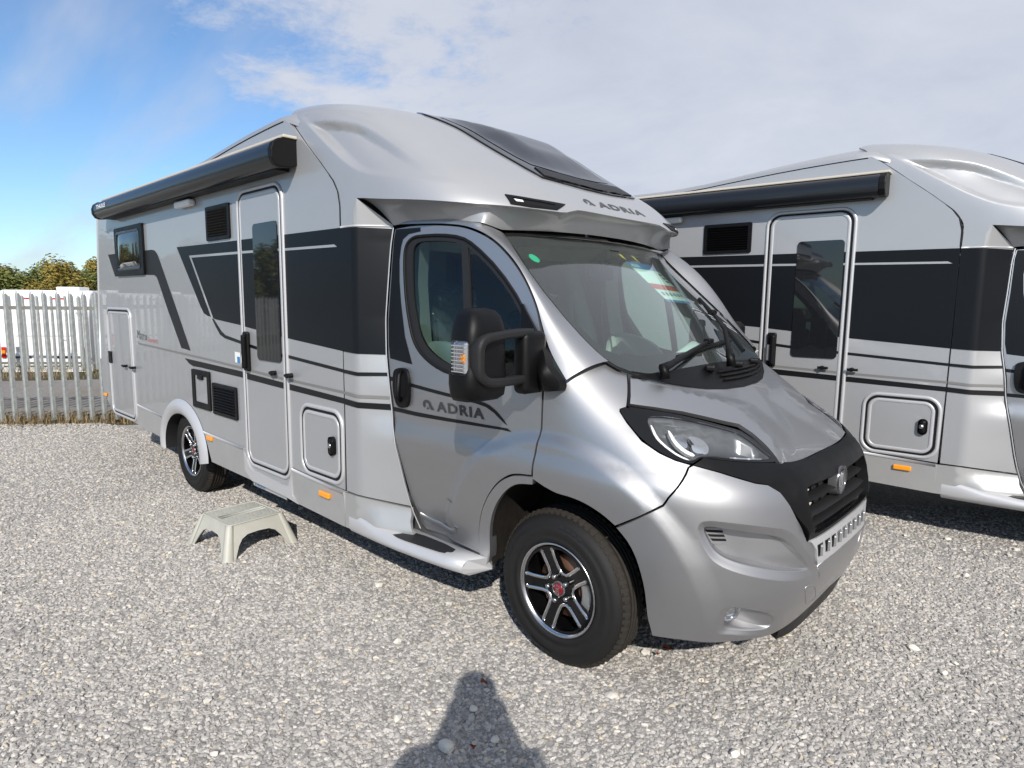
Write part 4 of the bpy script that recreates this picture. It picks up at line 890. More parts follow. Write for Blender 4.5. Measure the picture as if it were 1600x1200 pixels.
def pocket(name, O, I, nf, deep, rim, parent, fade, step):
    """a sunk pocket in the bumper: rounded rim, chamfer, wall and floor"""
    cx = sum(p[0] for p in I)/len(I); cz = sum(p[1] for p in I)/len(I)
    def inset(P, k): return [(cx+(a-cx)*k, cz+(b-cz)*k) for a, b in P]
    mixp = lambda t: [(o[0]+(i[0]-o[0])*t, o[1]+(i[1]-o[1])*t) for o, i in zip(O, I)]
    rings = [(O, 0.0, 0), (mixp(.10), rim*.06, 0), (mixp(.5), rim*.5, 0), (mixp(.9), rim*.94, 0), (I, rim, 0), (inset(I, .985), rim+.012, .25), (inset(I, .955), rim+.018, .85), (inset(I, .93), rim+.018, 1.0)]
    bm = bmesh.new(); rows = []
    for P, d0, kd in rings:
        row = []
        for u, v in P:
            p, n = surf_pn(nf, u, v); f = fade(u); row.append(bm.verts.new(p-n*((d0*(.25+.75*f)) if kd == 0 else (rim*(.25+.75*f)+(d0-rim)*f+deep*kd*f))))
        rows.append(row)
    m = len(O)
    for r0, r1 in zip(rows, rows[1:]):
        for k in range(m): f = bm.faces.new((r0[k], r0[(k+1) % m], r1[(k+1) % m], r1[k])); f.smooth = True
    o = obj(name, bm, M['cab'], parent)
    panel(name+'_floor', rings[-1][0], nf, M['cab'], o, step=step, sc=(1.3, 1), depth=0, disp=lambda u, v: -(rim*(.25+.75*fade(u))+.018*fade(u)+deep*fade(u)))
    return o
def dents(s, z): return -(.022*(.25+.75*fade_r(s))+.018*fade_r(s)+.055*fade_r(s))
be = D['bumperedge']; bg = D['bumpgap']; ba = crv(D['bumparch'], 4)
bump_half = [(0, .7165)]+[(.2617, .7165)]+be[::-1][1:]+bg+ba+[(.6391, .32), (.5646, .3266), (.4565, .3164), (.3367, .312), (.27, .325), (.19, .345), (.10, .360), (0, .372)]
bhol = [O for O in (RO, [(-u, v) for u, v in RO], FO, [(-u, v) for u, v in FO])]
bumper = panel('bumper', bump_half+[(-s, z) for s, z in bump_half[::-1] if s > 0], cab_nose, M['cab'], van, step=.03, sc=(1.3, 1.0), depth=.03, holes=bhol, extra=RIDGE_S2, gap=.3)
lipp = [(0, .380), (.10, .368), (.19, .353), (.27, .332), (.30, .318), (.29, .255), (.19, .235), (0, .235)]
panel('chin_spoiler', lipp+[(-s, z) for s, z in lipp[::-1] if s > 0], cab_nose, M['plastic'], bumper, off=-.004, depth=.03, step=.05, sc=CSC)
plt_ = [(0, .718), (.252, .7185), (.243, .705), (.225, .672), (.215, .600), (0, .600)]
pl = panel('grille_strip', plt_+[(-s, z) for s, z in plt_[::-1] if s > 0], cab_nose, M['trim'], bumper, off=.008, depth=.01, step=.05, sc=CSC)
for k in range(9):
    s0 = -.195+k*.0475; p, n = surf_pn(cab_nose, s0+.014, .661); an = math.atan2(n.y, n.x)
    panel('slot_hole', [(s0, .688), (s0+.034, .688), (s0+.030, .636), (s0+.002, .636)], cab_nose, M['cab'] if k < 6 else M['seal'], pl, off=.0088, depth=0, step=.05, sc=CSC)
    bm = bmesh.new(); box(bm, p+n*.010, (.012, .030, .046), rot=Matrix.Rotation(an+.42, 3, 'Z'), bev=.003); obj('strip_wedge', bm, M['cab'], pl)
pc = [(0, .585), (.205, .585), (.185, .54), (.165, .395), (0, .395)]
ring('plate_edge', pc+[(-s, z) for s, z in pc[::-1] if s > 0], cab_nose, M['cab'], bumper, .010, .004)
ring('tow_cover', smooth_poly(D['tow'], 1), cab_nose, M['cab'], bumper, .008, .003)
for sgn in (1, -1):
    nf = ns(sgn)
    panel('front_wing', fender, nf, M['cab'], van, step=.035, sc=CSC, depth=.03, extra=RIDGE_S, gap=.3)
    ring('bonnet_gap', [(.5041, 1.3785), (.53, 1.345), (.5615, 1.30), (.5905, 1.2590)], nf, M['seal'], van, .010, .002, closed=False)
    # head lamp: dark bowl, reflectors, clear lens
    hp = smooth_poly(D['headlight'], 1)
    hlp = panel('headlight', hp, nf, M['gloss'], van, off=-.006, depth=.03, step=.04, sc=(1.5, 1.3), holes=[smooth_poly(D['lens'][:8]+[(.281, 1.052)]+D['lens'][9:], 2)])
    lens = smooth_poly(D['lens'][:8]+[(.281, 1.052)]+D['lens'][9:], 2)
    def bowl(s, z): return -.055*sstep(0, .06, pdist(s*1.5, z*1.3, [(a*1.5, b*1.3) for a, b in lens]))
    panel('lamp_bowl', lens, nf, M['lampdark'], hlp, off=-.014, depth=0, step=.03, sc=(1.5, 1.3), disp=bowl)
    panel('daylight_strip', smooth_poly(D['drl'], 1), nf, M['white'], hlp, off=-.010, depth=.01, step=.03, sc=(1.5, 1.3))
    panel('lamp_frame', smooth_poly(D['drlin'], 1), nf, M['white'], hlp, off=-.022, depth=.02, step=.03, sc=(1.5, 1.3))
    for nm in ('proj', 'proj2', 'lowerreflector'):
        cx_ = sum(p[0] for p in D[nm])/len(D[nm]); cz_ = sum(p[1] for p in D[nm])/len(D[nm])
        panel('lamp_reflector', smooth_poly([(cx_+(a-cx_)*1.35, cz_+(b-cz_)*1.3) for a, b in D[nm]], 2), nf, M['reflector'] if nm != 'proj2' else M['chrome'], hlp, off=-.036, depth=.02, step=.02, sc=(1.5, 1.3))
    panel('lamp_shelf', [(.405, 1.078), (.30, 1.062), (.297, 1.068), (.405, 1.086)], nf, M['reflector'], hlp, off=-.02, depth=.015, step=.03, sc=(1.5, 1.3))
    panel('lamp_divider', [(.55, 1.222), (.40, 1.195), (.31, 1.155), (.305, 1.149), (.40, 1.186), (.55, 1.214)], nf, M['reflector'], hlp, off=-.03, depth=.015, step=.03, sc=(1.5, 1.3))
    panel('lamp_lens', lens, nf, M['clear'], hlp, off=-.002, depth=.004, step=.035, sc=(1.5, 1.3))
    panel('lamp_shadow_gap', [(.6177, 1.255), (.5833, 1.266), (.5044, 1.252), (.4247, 1.232), (.3697, 1.209), (.3187, 1.184), (.277, 1.162), (.266, 1.12), (.272, 1.045), (.275, 1.045), (.27, 1.09), (.272, 1.13), (.286, 1.160), (.3187, 1.174), (.3697, 1.20), (.4247, 1.223), (.5044, 1.243), (.5833, 1.257)], nf, M['seal'], hlp, off=-.016, depth=0, step=.05, sc=(1.5, 1.3))
    # fog lamp and the little duct in the bumper
    pocket('bumper_duct_recess', RO, RI, nf, .055, .022, bumper, fade_r, .04); pocket('fog_lamp_recess', FO, FI, nf, .050, .012, bumper, fade_f, .04)
    c0, n0_ = surf_pn(nf, .486, .443); bm = bmesh.new(); ax = (n0_+Vector((.35, 0, 0))).normalized(); u_, v_ = frame_of(ax)
    lathe(bm, [(.050, .0), (.050, .022), (.044, .026), (.040, .016), (.020, .008), (.0, .006)], c0-n0_*.055, axis=ax, up=u_, n=24); fg = obj('fog_lamp', bm, M['chrome'], bumper)
    bm = bmesh.new(); lathe(bm, [(.041, .020), (.030, .027), (.0, .030)], c0-n0_*.055, axis=ax, up=u_, n=24); obj('fog_lens', bm, M['clear'], fg)
    dd = lambda s, z: dents(s, z)+.006
    du = panel('duct', smooth_poly([(.547, .792), (.486, .796), (.474, .735), (.518, .722), (.535, .745)], 1), nf, M['cab'], bumper, depth=.004, step=.02, sc=(1.3, 1), disp=dd)
    dd2 = lambda s, z: dents(s, z)+.0085
    for k, zz_ in enumerate((.782, .764, .746)):
        panel('duct_slot', [(.537-.006*k, zz_+.005), (.491-.003*k, zz_+.006), (.489-.003*k, zz_-.004), (.532-.006*k, zz_-.005)], nf, M['seal'], du, depth=0, step=.02, sc=(1.3, 1), disp=dd2)
# ---- grille surround, opening, slats, round emblem
SG = [(s, z) for s, z in D['sgrille'][1:]]
sg_half = [(0, 1.0300)]+SG[:-1]+[(.2552, .7194), (0, .7175)]
op_half = [(0, .931), (.1441, .9360), (.215, .9375), (.243, .9340), (.2525, .880), (.2475, .7985), (.236, .745), (.205, .7370), (0, .735)]
mir = lambda P: P+[(-s, z) for s, z in P[::-1] if s > 0]
gs = panel('grille_surround', mir(sg_half), cab_nose, M['plastic'], van, holes=[mir(op_half)], off=.0, depth=.05, step=.035, sc=CSC, disp=lambda s, z: .022*sstep(.72, .76, z)*(1-sstep(1.0, 1.04, z))*(1-sstep(.25, .34, abs(s)))-.012*sstep(.27, .30, abs(s))*(1-sstep(.95, 1.0, z)))
panel('grille_back', mir([(0, .94), (.26, .945), (.26, .73), (0, .73)]), cab_nose, M['black'], gs, off=-.055, depth=0, step=.06, sc=CSC)
for z0, z1, dz in ((.893, .874, 0), (.832, .812, 0), (.782, .770, 0)):
    hw = .244 if z0 < .86 else .240
    a = [(hw*(1-2*k/24), z0) for k in range(25)]; b = [(hw*(1-2*k/24), z1) for k in range(25)]
    def bar(off0, off1):
        A = [surf_pn(cab_nose, *p)[0]+surf_pn(cab_nose, *p)[1]*off0 for p in a]; B = [surf_pn(cab_nose, *p)[0]+surf_pn(cab_nose, *p)[1]*off1 for p in b]; return A, B
    A, B = bar(-.045, .002); s_ = strip('grille_slat', A, B, M['plastic2'], gs, keep=True, m=3, bulge=(0, 0, .003))
    A2, B2 = bar(-.045, -.045); strip('slat_underside', B, B2, M['plastic'], s_, keep=True, m=1)
for z0 in (.913, .853, .797):
    for k in range(10):
        s0 = -.225+.05*k
        if abs(s0+.02) < .05: continue
        panel('grille_cell', [(s0, z0), (s0+.012, z0+.007), (s0+.030, z0+.007), (s0+.040, z0), (s0+.030, z0-.008), (s0+.012, z0-.008)], cab_nose, M['plastic'] if (k*7+int(z0*100)) % 3 else M['aircraft'], gs, off=-.03, depth=.006, step=.06, sc=CSC, flat=True)
panel('lower_grille_panel', mir([(0, .762), (.225, .764), (.215, .742), (0, .739)]), cab_nose, M['gloss'], gs, off=-.006, depth=.01, step=.06, sc=CSC)
p, n = surf_pn(cab_nose, 0, .8956); bm = bmesh.new(); u_, v_ = frame_of(n)
lathe(bm, [(.0, .006), (.055, .006), (.057, .012), (.066, .012), (.068, .006), (.068, -.03)], p, axis=n, up=(0, 0, 1), n=36); em = obj('round_emblem', bm, M['lampdark'], van)
bm = bmesh.new()
lathe(bm, [(.057, .010), (.059, .016), (.065, .016), (.067, .010)], p, axis=n, up=(0, 0, 1), n=36); obj('emblem_rim', bm, M['darkchrome'], em)
for k in (-1, 0, 1):
    bm = bmesh.new(); box(bm, p+n*.008+Vector((0, .020*k, 0)), (.006, .011, .075-.015*abs(k)), rot=Matrix.Rotation(math.radians(14), 3, 'X'), bev=.002); obj('emblem_bar', bm, M['reflector'], em)
# ---- cowl, wipers
cw = [(.497, 1.3775), (.4593, 1.3695), (.3918, 1.3602), (.3074, 1.343), (.209, 1.325), (.1173, 1.3155), (0, 1.312)]
ca = [surf_pn(cab_nose, s, z)[0]+surf_pn(cab_nose, s, z)[1]*(crease(s, z-.008)+.003) for s, z in [(s, z-.010) for s, z in cw+[(-s, z) for s, z in cw[-2::-1]]]]
cb = [Vector(screen(y, z))+Vector((.012, 0, .004)) for y, z in ((-.70, 1.392), (-.6243, 1.378), (-.5, 1.382), (-.35, 1.390), (-.2, 1.396), (-.1, 1.398), (0, 1.399))]; cb = cb+[Vector((p.x, -p.y, p.z)) for p in cb[-2::-1]]
cowl = strip('cowl_panel', ca, cb, M['plastic'], van, n=60, m=6, bulge=(0, 0, -.006))
CA, CB = resample3(ca, 60), resample3(cb, 60)
for q in (.30, .45, .60):
    bm = bmesh.new(); pts = [CA[i].lerp(CB[i], q)+Vector((0, 0, .007)) for i in range(24, 54)]
    tube(bm, pts, .006, 6); obj('cowl_louvre', bm, M['seal'], cowl)
for i in (22, 35, 46):
    bm = bmesh.new(); c = CA[i].lerp(CB[i], .72); box(bm, c+Vector((0, 0, .015)), (.05, .06, .03), rot=Matrix.Rotation(.4, 3, 'Z'), bev=.01); obj('cowl_boss', bm, M['plastic'], cowl)
def wiper(y0, z0, y1, z1, blade):
    a = Vector(screen(y0, z0))+Vector((.05, 0, .02)); b = Vector(screen(y1, z1))+Vector((.02, 0, .02)); mid = a.lerp(b, .5)+Vector((.035, 0, .03))
    bm = bmesh.new(); tube(bm, [a+Vector((.02, 0, -.03)), a+Vector((.012, 0, .02)), a.lerp(b, .15)+Vector((.02, 0, .02)), mid, b+Vector((.012, 0, .012))], [.026, .024, .016, .012, .008], 8); wp = obj('wiper_arm', bm, M['plastic'], van, smooth=True)
    pts = [Vector(screen(y, z))+Vector((.014, 0, .012)) for y, z in blade]; bm = bmesh.new(); tube(bm, pts, .011, 6); obj('wiper_blade', bm, M['seal'], wp)
    bm = bmesh.new(); box(bm, b+Vector((.012, 0, .012)), (.04, .05, .03), bev=.008); obj('wiper_clip', bm, M['plastic'], wp)
wiper(-.60, 1.372, -.03, 1.475, [(-.36, 1.430), (-.2, 1.448), (0, 1.468), (.2, 1.480), (.34, 1.484)])
wiper(-.02, 1.395, .38, 1.62, [(.40, 1.425), (.46, 1.53), (.50, 1.66), (.52, 1.72)])
# ---- windscreen
hf = [(0, 2.055), (-.15, 2.055), (-.3, 2.053), (-.45, 2.05), (-.6, 2.045), (-.74, 2.038), (-.78, 2.028)]+D['scrn'][1:]+[(-.5, 1.368), (-.3, 1.368), (0, 1.368)]
full = hf+[(-y, z) for y, z in hf[::-1] if y < 0]
SREF = Vector((-2, 0, 1.2))
wsn = panel('windscreen', full, screen, M['ws'], van, step=.06, sc=(1, 1.4), depth=0, ref=SREF)
bord = [(0, 1.985), (-.3, 1.983), (-.6, 1.978), (-.73, 1.972), (-.755, 1.95), (-.772, 1.85), (-.778, 1.74), (-.776, 1.626), (-.762, 1.54), (-.735, 1.487), (-.68, 1.462), (-.55, 1.455), (-.3, 1.46), (0, 1.465)]
panel('glass_border', full, screen, M['frit'], wsn, holes=[bord+[(-y, z) for y, z in bord[::-1] if y < 0]], step=.06, sc=(1, 1.4), off=-.002, depth=0, ref=SREF)
ring('windscreen_seal', offset_path(hf[:-3], 0, False), screen, M['seal'], wsn, .016, .006, closed=False, ref=SREF)
# things stuck on the glass inside
ps = [(.045, 1.945), (.36, 1.935), (.40, 1.70), (.075, 1.715)]
def lerp2(u, v): 
    a = (ps[0][0]*(1-u)+ps[1][0]*u, ps[0][1]*(1-u)+ps[1][1]*u); b = (ps[3][0]*(1-u)+ps[2][0]*u, ps[3][1]*(1-u)+ps[2][1]*u); return (a[0]*(1-v)+b[0]*v, a[1]*(1-v)+b[1]*v)
def sheet_part(nm, u0, v0, u1, v1, mat, off, parent): return panel(nm, [lerp2(u0, v0), lerp2(u1, v0), lerp2(u1, v1), lerp2(u0, v1)], screen, mat, parent, off=off, depth=0, step=.06, ref=SREF)
sh = sheet_part('price_sheet', 0, 0, 1, 1, M['paper'], -.0060, wsn)
sheet_part('sheet_header', 0, 0, 1, .17, M['blue'], -.0054, sh); sheet_part('sheet_band', 0, .55, 1, .69, M['paper_red'], -.0054, sh); sheet_part('sheet_footer', 0, .94, 1, 1, M['blue'], -.0054, sh)
text_on('sheet_lettering', 'ADRIA', screen, lerp2(.04, .13), lerp2(.34, .13), .018, M['white'], sh, off=-.0048, ref=SREF, bold=.03)
for k in range(6): sheet_part('sheet_print', .1+.14*k, .76, .18+.14*k, .84, M['grey'], -.0054, sh)
for k in range(3): sheet_part('sheet_print', .82, .24+.09*k, .95, .29+.09*k, M['badge'], -.0054, sh)
panel('green_sticker', [(-.685+.025*math.cos(k*math.pi/8), 1.921+.022*math.sin(k*math.pi/8)) for k in range(16)], screen, M['green'], wsn, off=-.004, depth=0, step=.1, ref=SREF, flat=True)
for y_, z_ in ((.02, 1.995), (.16, 1.99)): panel('yellow_tape', [(y_, z_), (y_+.035, z_-.012), (y_+.04, z_-.045), (y_+.015, z_-.03)], screen, M['yellow'], wsn, off=-.004, depth=0, step=.1, ref=SREF, flat=True)
bm = bmesh.new(); c = Vector(screen(0, 1.97))+Vector((-.05, 0, 0)); box(bm, c, (.06, .12, .07), bev=.02); box(bm, c+Vector((-.07, -.0, -.10)), (.03, .24, .075), bev=.015); tube(bm, [c, c+Vector((-.06, 0, -.09))], .015); obj('interior_mirror', bm, M['plastic'], wsn)
# ---- door mirrors; the far one is folded back along the door
def rail(bm, pts, hw, hh, up):
    """a bar of rounded rectangular section along a path; hw across (along X), hh thick"""
    rows = []
    for i, p in enumerate(pts):
        d = (pts[min(i+1, len(pts)-1)]-pts[max(i-1, 0)]).normalized(); n = d.cross(up).normalized()
        rows.append([bm.verts.new(p+up*(hw*a)+n*(hh*b)) for a, b in ((-1, -.55), (-.8, -1), (.8, -1), (1, -.55), (1, .55), (.8, 1), (-.8, 1), (-1, .55))])
    for r0, r1 in zip(rows, rows[1:]):
        for k in range(8): f = bm.faces.new((r0[k], r0[(k+1) % 8], r1[(k+1) % 8], r1[k])); f.smooth = k in (1, 3, 5, 7)
    bm.faces.new(rows[0]); bm.faces.new(rows[-1]); bmesh.ops.recalc_face_normals(bm, faces=bm.faces[:])
for sgn in (1, -1):
    cs = side_s(sgn); fold = 0 if sgn == 1 else math.radians(68); cf, sf_ = math.cos(fold), math.sin(fold)
    def S(x, y, z):
        dx, dy = x+.085, y+1.06; return Vector((-.085+dx*cf+dy*sf_, sgn*(-1.06-dx*sf_+dy*cf), z))
    ROT = Matrix.Rotation(-fold*sgn if sgn == 1 else fold, 3, 'Z')
    def knob(x, z): return .085*math.exp(-((x-.012)/.060)**2-((z-1.385)/.085)**2)+.03*math.exp(-((x+.07)/.07)**2-((z-1.43)/.15)**2)
    mb = panel('mirror_base', smooth_poly(D['mbase'], 1), cs, M['plastic'], van, off=.012, depth=.05, step=.022, disp=knob)
    bm = bmesh.new(); box(bm, Vector((-.085, -sgn*1.045, 1.435)), (.085, .15, .275), bev=.03, seg=4); obj('mirror_pivot', bm, M['plastic'], mb, smooth=True)
    bm = bmesh.new(); rings_ = []
    for z, hx, hy, ox, oy in ((1.287, .050, .070, -.02, 0), (1.292, .066, .095, -.01, 0), (1.31, .078, .112, 0, 0), (1.36, .084, .118, 0, 0), (1.41, .084, .117, 0, 0), (1.44, .080, .110, 0, .004), (1.52, .080, .108, 0, .004), (1.56, .080, .108, 0, .004), (1.60, .077, .102, -.003, .008), (1.638, .066, .090, -.008, .012), (1.662, .050, .070, -.014, .014), (1.672, .026, .04, -.018, .014)):
        cx, cy = -.135+ox, -1.315+oy; row = []
        for k in range(36):
            a = 2*math.pi*k/36; cc_, ss_ = math.cos(a), math.sin(a); e = .55
            row.append(bm.verts.new(S(cx+hx*math.copysign(abs(cc_)**e, cc_), cy+hy*math.copysign(abs(ss_)**e, ss_), z)))
        rings_.append(row)
    for a, b in zip(rings_, rings_[1:]):
        for k in range(36): f = bm.faces.new((a[k], a[(k+1) % 36], b[(k+1) % 36], b[k])); f.smooth = True
    bm.faces.new(rings_[0][::-1]); bm.faces.new(rings_[-1]); bmesh.ops.recalc_face_normals(bm, faces=bm.faces[:])
    msh = obj('door_mirror', bm, M['plastic'], van)
    path = [(-.085, -1.05, 1.566), (-.080, -1.13, 1.566), (-.068, -1.22, 1.562), (-.055, -1.31, 1.556), (-.052, -1.350, 1.550), (-.052, -1.378, 1.538), (-.053, -1.392, 1.515), (-.054, -1.394, 1.47), (-.054, -1.392, 1.42), (-.053, -1.378, 1.392), (-.052, -1.350, 1.376), (-.055, -1.31, 1.370), (-.068, -1.22, 1.366), (-.080, -1.13, 1.366), (-.085, -1.05, 1.368)]
    pth = [S(*p) for p in crv3(path, 3)]; upx = Vector((cf, -sgn*-sf_*-1, 0)) if False else (S(0, -1.2, 1.4)-S(-.1, -1.2, 1.4)).normalized()
    bm = bmesh.new(); rail(bm, pth, .030, .018, upx); obj('mirror_arm', bm, M['plastic2'], msh)
    bm = bmesh.new(); box(bm, S(-.122, -1.418, 1.470), (.080, .026, .135), rot=ROT, bev=.012); tl = obj('mirror_indicator', bm, M['reflector'], msh)
    bm = bmesh.new(); box(bm, S(-.122, -1.427, 1.470), (.086, .022, .142), rot=ROT, bev=.010); obj('indicator_lens', bm, M['clear'], tl)
    bm = bmesh.new(); box(bm, S(-.100, -1.432, 1.470), (.026, .012, .035), rot=ROT, bev=.005); obj('indicator_bulb', bm, M['amber'], tl)
    for k in range(8):
        bm = bmesh.new(); box(bm, S(-.122, -1.4385, 1.417+.015*k), (.072, .003, .004), rot=ROT); obj('indicator_rib', bm, M['reflector'], tl)
    bm = bmesh.new(); box(bm, S(-.203, -1.30, 1.48), (.006, .15, .28), rot=ROT, bev=.003); obj('mirror_glass', bm, M['chrome'], msh)
# ---- wheels
RB, RT, RR = .373, .215, .226
def make_wheel(cx, cy, sgn, rot, front=True):
    """sgn=1: outer face looks to -Y"""
    ax = Vector((0, sgn, 0)); c = Vector((cx, -sgn*cy, RB-.004)); up = Vector((0, 0, 1))
    def at(r, a, d): return c+ax*d+Vector((math.cos(a)*r, 0, math.sin(a)*r))
    bm = bmesh.new(); lathe(bm, [(.200, .032), (.208, .020), (.2135, .010), (.2215, .006), (.2235, .010), (.224, .018), (.223, .03)], c, ax, 64); wh = obj('wheel', bm, M['alu'], van)
    bm = bmesh.new(); lathe(bm, [(.222, .022), (.228, .012), (.236, .006), (.250, .001), (.252, .004), (.268, -.003), (.285, -.004), (.300, -.003), (.303, .0005), (.318, .001), (.330, .005), (.345, .016), (.354, .030), (.360, .040)], c, ax, 72)
    lathe(bm, [(.360, .175), (.354, .185), (.33, .21), (.28, .219), (.222, .2)], c, ax, 48); ty = obj('tyre', bm, M['tyre'], wh)
    pr = [(.360, .040), (.367, .048), (.3705, .056)]
    for g in (.078, .100, .122, .144): pr += [(.3728, g-.0045), (.364, g-.004), (.364, g+.004), (.3728, g+.0045)]
    pr += [(.3705, .160), (.367, .168), (.360, .175)]
    bm = bmesh.new(); lathe(bm, pr, c, ax, 72)
    obj('tyre_tread', bm, M['tread'], wh)
    bm = bmesh.new()
    for k in range(66):                                             # shoulder blocks
        a = 2*math.pi*k/66; t = Vector((-math.sin(a), 0, math.cos(a))); rr_ = Vector((math.cos(a), 0, math.sin(a)))
        m3 = Matrix((t, ax, rr_)).transposed(); box(bm, c+ax*.045+rr_*.3595, (.019, .036, .016), rot=m3 @ Matrix.Rotation(.55, 3, 'X'))
        box(bm, c+ax*.17+rr_*.3595, (.019, .036, .016), rot=m3 @ Matrix.Rotation(-.55, 3, 'X'))
    obj('tread_blocks', bm, M['tread'], wh)['kind'] = 'stuff'
    for a0 in (math.radians(62), math.radians(242)):                # raised marks on the side wall
        bm = bmesh.new()
        for k in range(4):
            a = a0+k*.11
            q = [at(.310, a, -.004), at(.326, a, .0005), at(.326, a+.09, .0005), at(.310, a+.09, -.004)]
            bm.faces.new([bm.verts.new(v) for v in q])
        obj('sidewall_mark', bm, M['plastic2'], wh)['kind'] = 'stuff'
    bm = bmesh.new(); lathe(bm, [(.204, .02), (.200, .05), (.196, .17), (.12, .18), (.0, .18)], c, ax, 40); obj('rim_barrel', bm, M['rim'], wh)
    face = [(.2065*math.cos(2*math.pi*k/72), .2035*math.sin(2*math.pi*k/72)) for k in range(72)]; holes, ribs = [], []
    for k in range(5):
        th = math.radians(rot+72*k)
        H = [(.088, -9), (.084, 0), (.088, 9), (.110, 17), (.150, 22), (.182, 22.5), (.193, 19), (.196, 8), (.196, -8), (.193, -19), (.182, -22.5), (.150, -22), (.110, -17)]
        holes.append([(r*math.cos(th+math.radians(d)), r*math.sin(th+math.radians(d))) for r, d in H])
        V_ = [(.195, -27.5), (.183, -25.5), (.150, -24.2), (.108, -20), (.083, -13), (.077, 0), (.083, 13), (.108, 20), (.150, 24.2), (.183, 25.5), (.195, 27.5)]
        ribs.append([(r*math.cos(th+math.radians(d)), r*math.sin(th+math.radians(d))) for r, d in V_])
    def facef(x, y):
        r = math.hypot(x, y); d = .040-.022*sstep(.05, .20, r)-.010*(1-sstep(.0, .075, r))
        return tuple(c+ax*d+Vector((x, 0, y)))
    fr = c+ax*1.0
    o = panel('wheel_face', face, facef, M['rim'], wh, holes=holes, step=.022, depth=.03, ref=fr)
    for rb in ribs: ring('spoke_edge', rb, facef, M['alu'], wh, .0165, .003, base=.001, closed=False, ref=fr, prof=[(-.5, 0), (-.42, 1), (.42, 1), (.5, 0)])
    bm = bmesh.new(); lathe(bm, [(.029, .034), (.029, .026), (.026, .022), (.0, .021)], c, ax, 28); obj('hub_cap', bm, M['red'], wh)
    bm = bmesh.new(); lathe(bm, [(.030, .030), (.031, .023), (.035, .023), (.037, .032)], c, ax, 28); obj('hub_ring', bm, M['lampdark'], wh)
    text_on('hub_lettering', 'FIAT', lambda x, y: tuple(c+ax*.0215+Vector((x*math.cos(1.4)-y*math.sin(1.4), 0, x*math.sin(1.4)+y*math.cos(1.4)))) if front else tuple(c+ax*.0215+Vector((x, 0, y))), (-.024, -.0085), (.024, -.0085), .018, M['steel'], wh, off=.001, ref=fr, bold=.02)
    for k in range(5):
        a = math.radians(rot+36+72*k); b0 = at(.059, a, .0); bm = bmesh.new(); lathe(bm, [(.011, .036), (.011, .016), (.009, .012), (.0, .012)], b0, ax, 10); obj('wheel_bolt', bm, M['steel'], wh)
    bm = bmesh.new(); lathe(bm, [(.075, .075), (.148, .080), (.150, .085), (.150, .11)], c, ax, 36); lathe(bm, [(.0, .06), (.075, .062), (.075, .09)], c, ax, 24); obj('brake_disc', bm, M['brake'], wh)
    bm = bmesh.new()
    for k in range(7):
        a = math.radians(-38+11*k); q = at(.148, a, .072); box(bm, q, (.055, .055, .042), rot=Matrix.Rotation(-a, 3, 'Y'), bev=.008)
    obj('brake_caliper', bm, M['caliper'], wh)
    return wh
make_wheel(0, .945, 1, 3, True); make_wheel(0, .945, -1, 40, True); make_wheel(RAX, 1.095, 1, 20, False); make_wheel(RAX, 1.095, -1, 75, False)
bm = bmesh.new(); tube(bm, [(RAX, -.95, .37), (RAX, .95, .37)], .05, 10); tube(bm, [(0, -.8, .36), (0, .8, .36)], .04, 8); obj('axles', bm, M['black'], van)
# ---- cab and living-room interior seen through the glass
bm = bmesh.new()
dp = [(.27, 1.345), (.10, 1.350), (-.12, 1.335), (-.30, 1.30), (-.345, 1.25), (-.33, 1.12), (-.25, .95), (-.2, .6)]
ys = [-.90, -.75, -.5, -.25, 0, .15, .3, .45, .6, .75, .90]; rws = []
for y in ys:
    hump = math.exp(-((y-.42)/.22)**2)*.075; row = []
    for i, (x, z) in enumerate(dp):
        xx = x-.27*y*y*(1 if i < 2 else .3); row.append(bm.verts.new((xx, y*(.62 if i > 4 else 1), z+(hump if 1 < i < 5 else 0)-(.02*abs(y) if i < 2 else 0))))
    rws.append(row)
for a, b in zip(rws, rws[1:]):
    for k in range(len(dp)-1): f = bm.faces.new((a[k], a[k+1], b[k+1], b[k])); f.smooth = True
obj('dashboard', bm, M['dash'], van)
bm = bmesh.new(); pts = [Vector((-.46, .42, 1.19))+Matrix.Rotation(math.radians(-28), 3, 'Y') @ Vector((0, .19*math.cos(2*math.pi*k/28), .19*math.sin(2*math.pi*k/28))) for k in range(29)]
tube(bm, pts, .016, 8, cap=False); box(bm, (-.455, .42, 1.185), (.05, .15, .12), rot=Matrix.Rotation(math.radians(-28), 3, 'Y'), bev=.02); tube(bm, [(-.46, .24, 1.19), (-.46, .60, 1.19)], .014); tube(bm, [(-.45, .42, 1.18), (-.25, .42, 1.10)], .03); obj('steering_wheel', bm, M['plastic'], van)
bm = bmesh.new(); pts = [(.02, .05, 1.385), (-.02, .2, 1.40), (-.06, .4, 1.435), (-.1, .55, 1.42), (-.12, .66, 1.395)]; tube(bm, pts, [.03, .04, .042, .04, .03], 8); obj('paper_roll', bm, M['paper'], van, smooth=True)
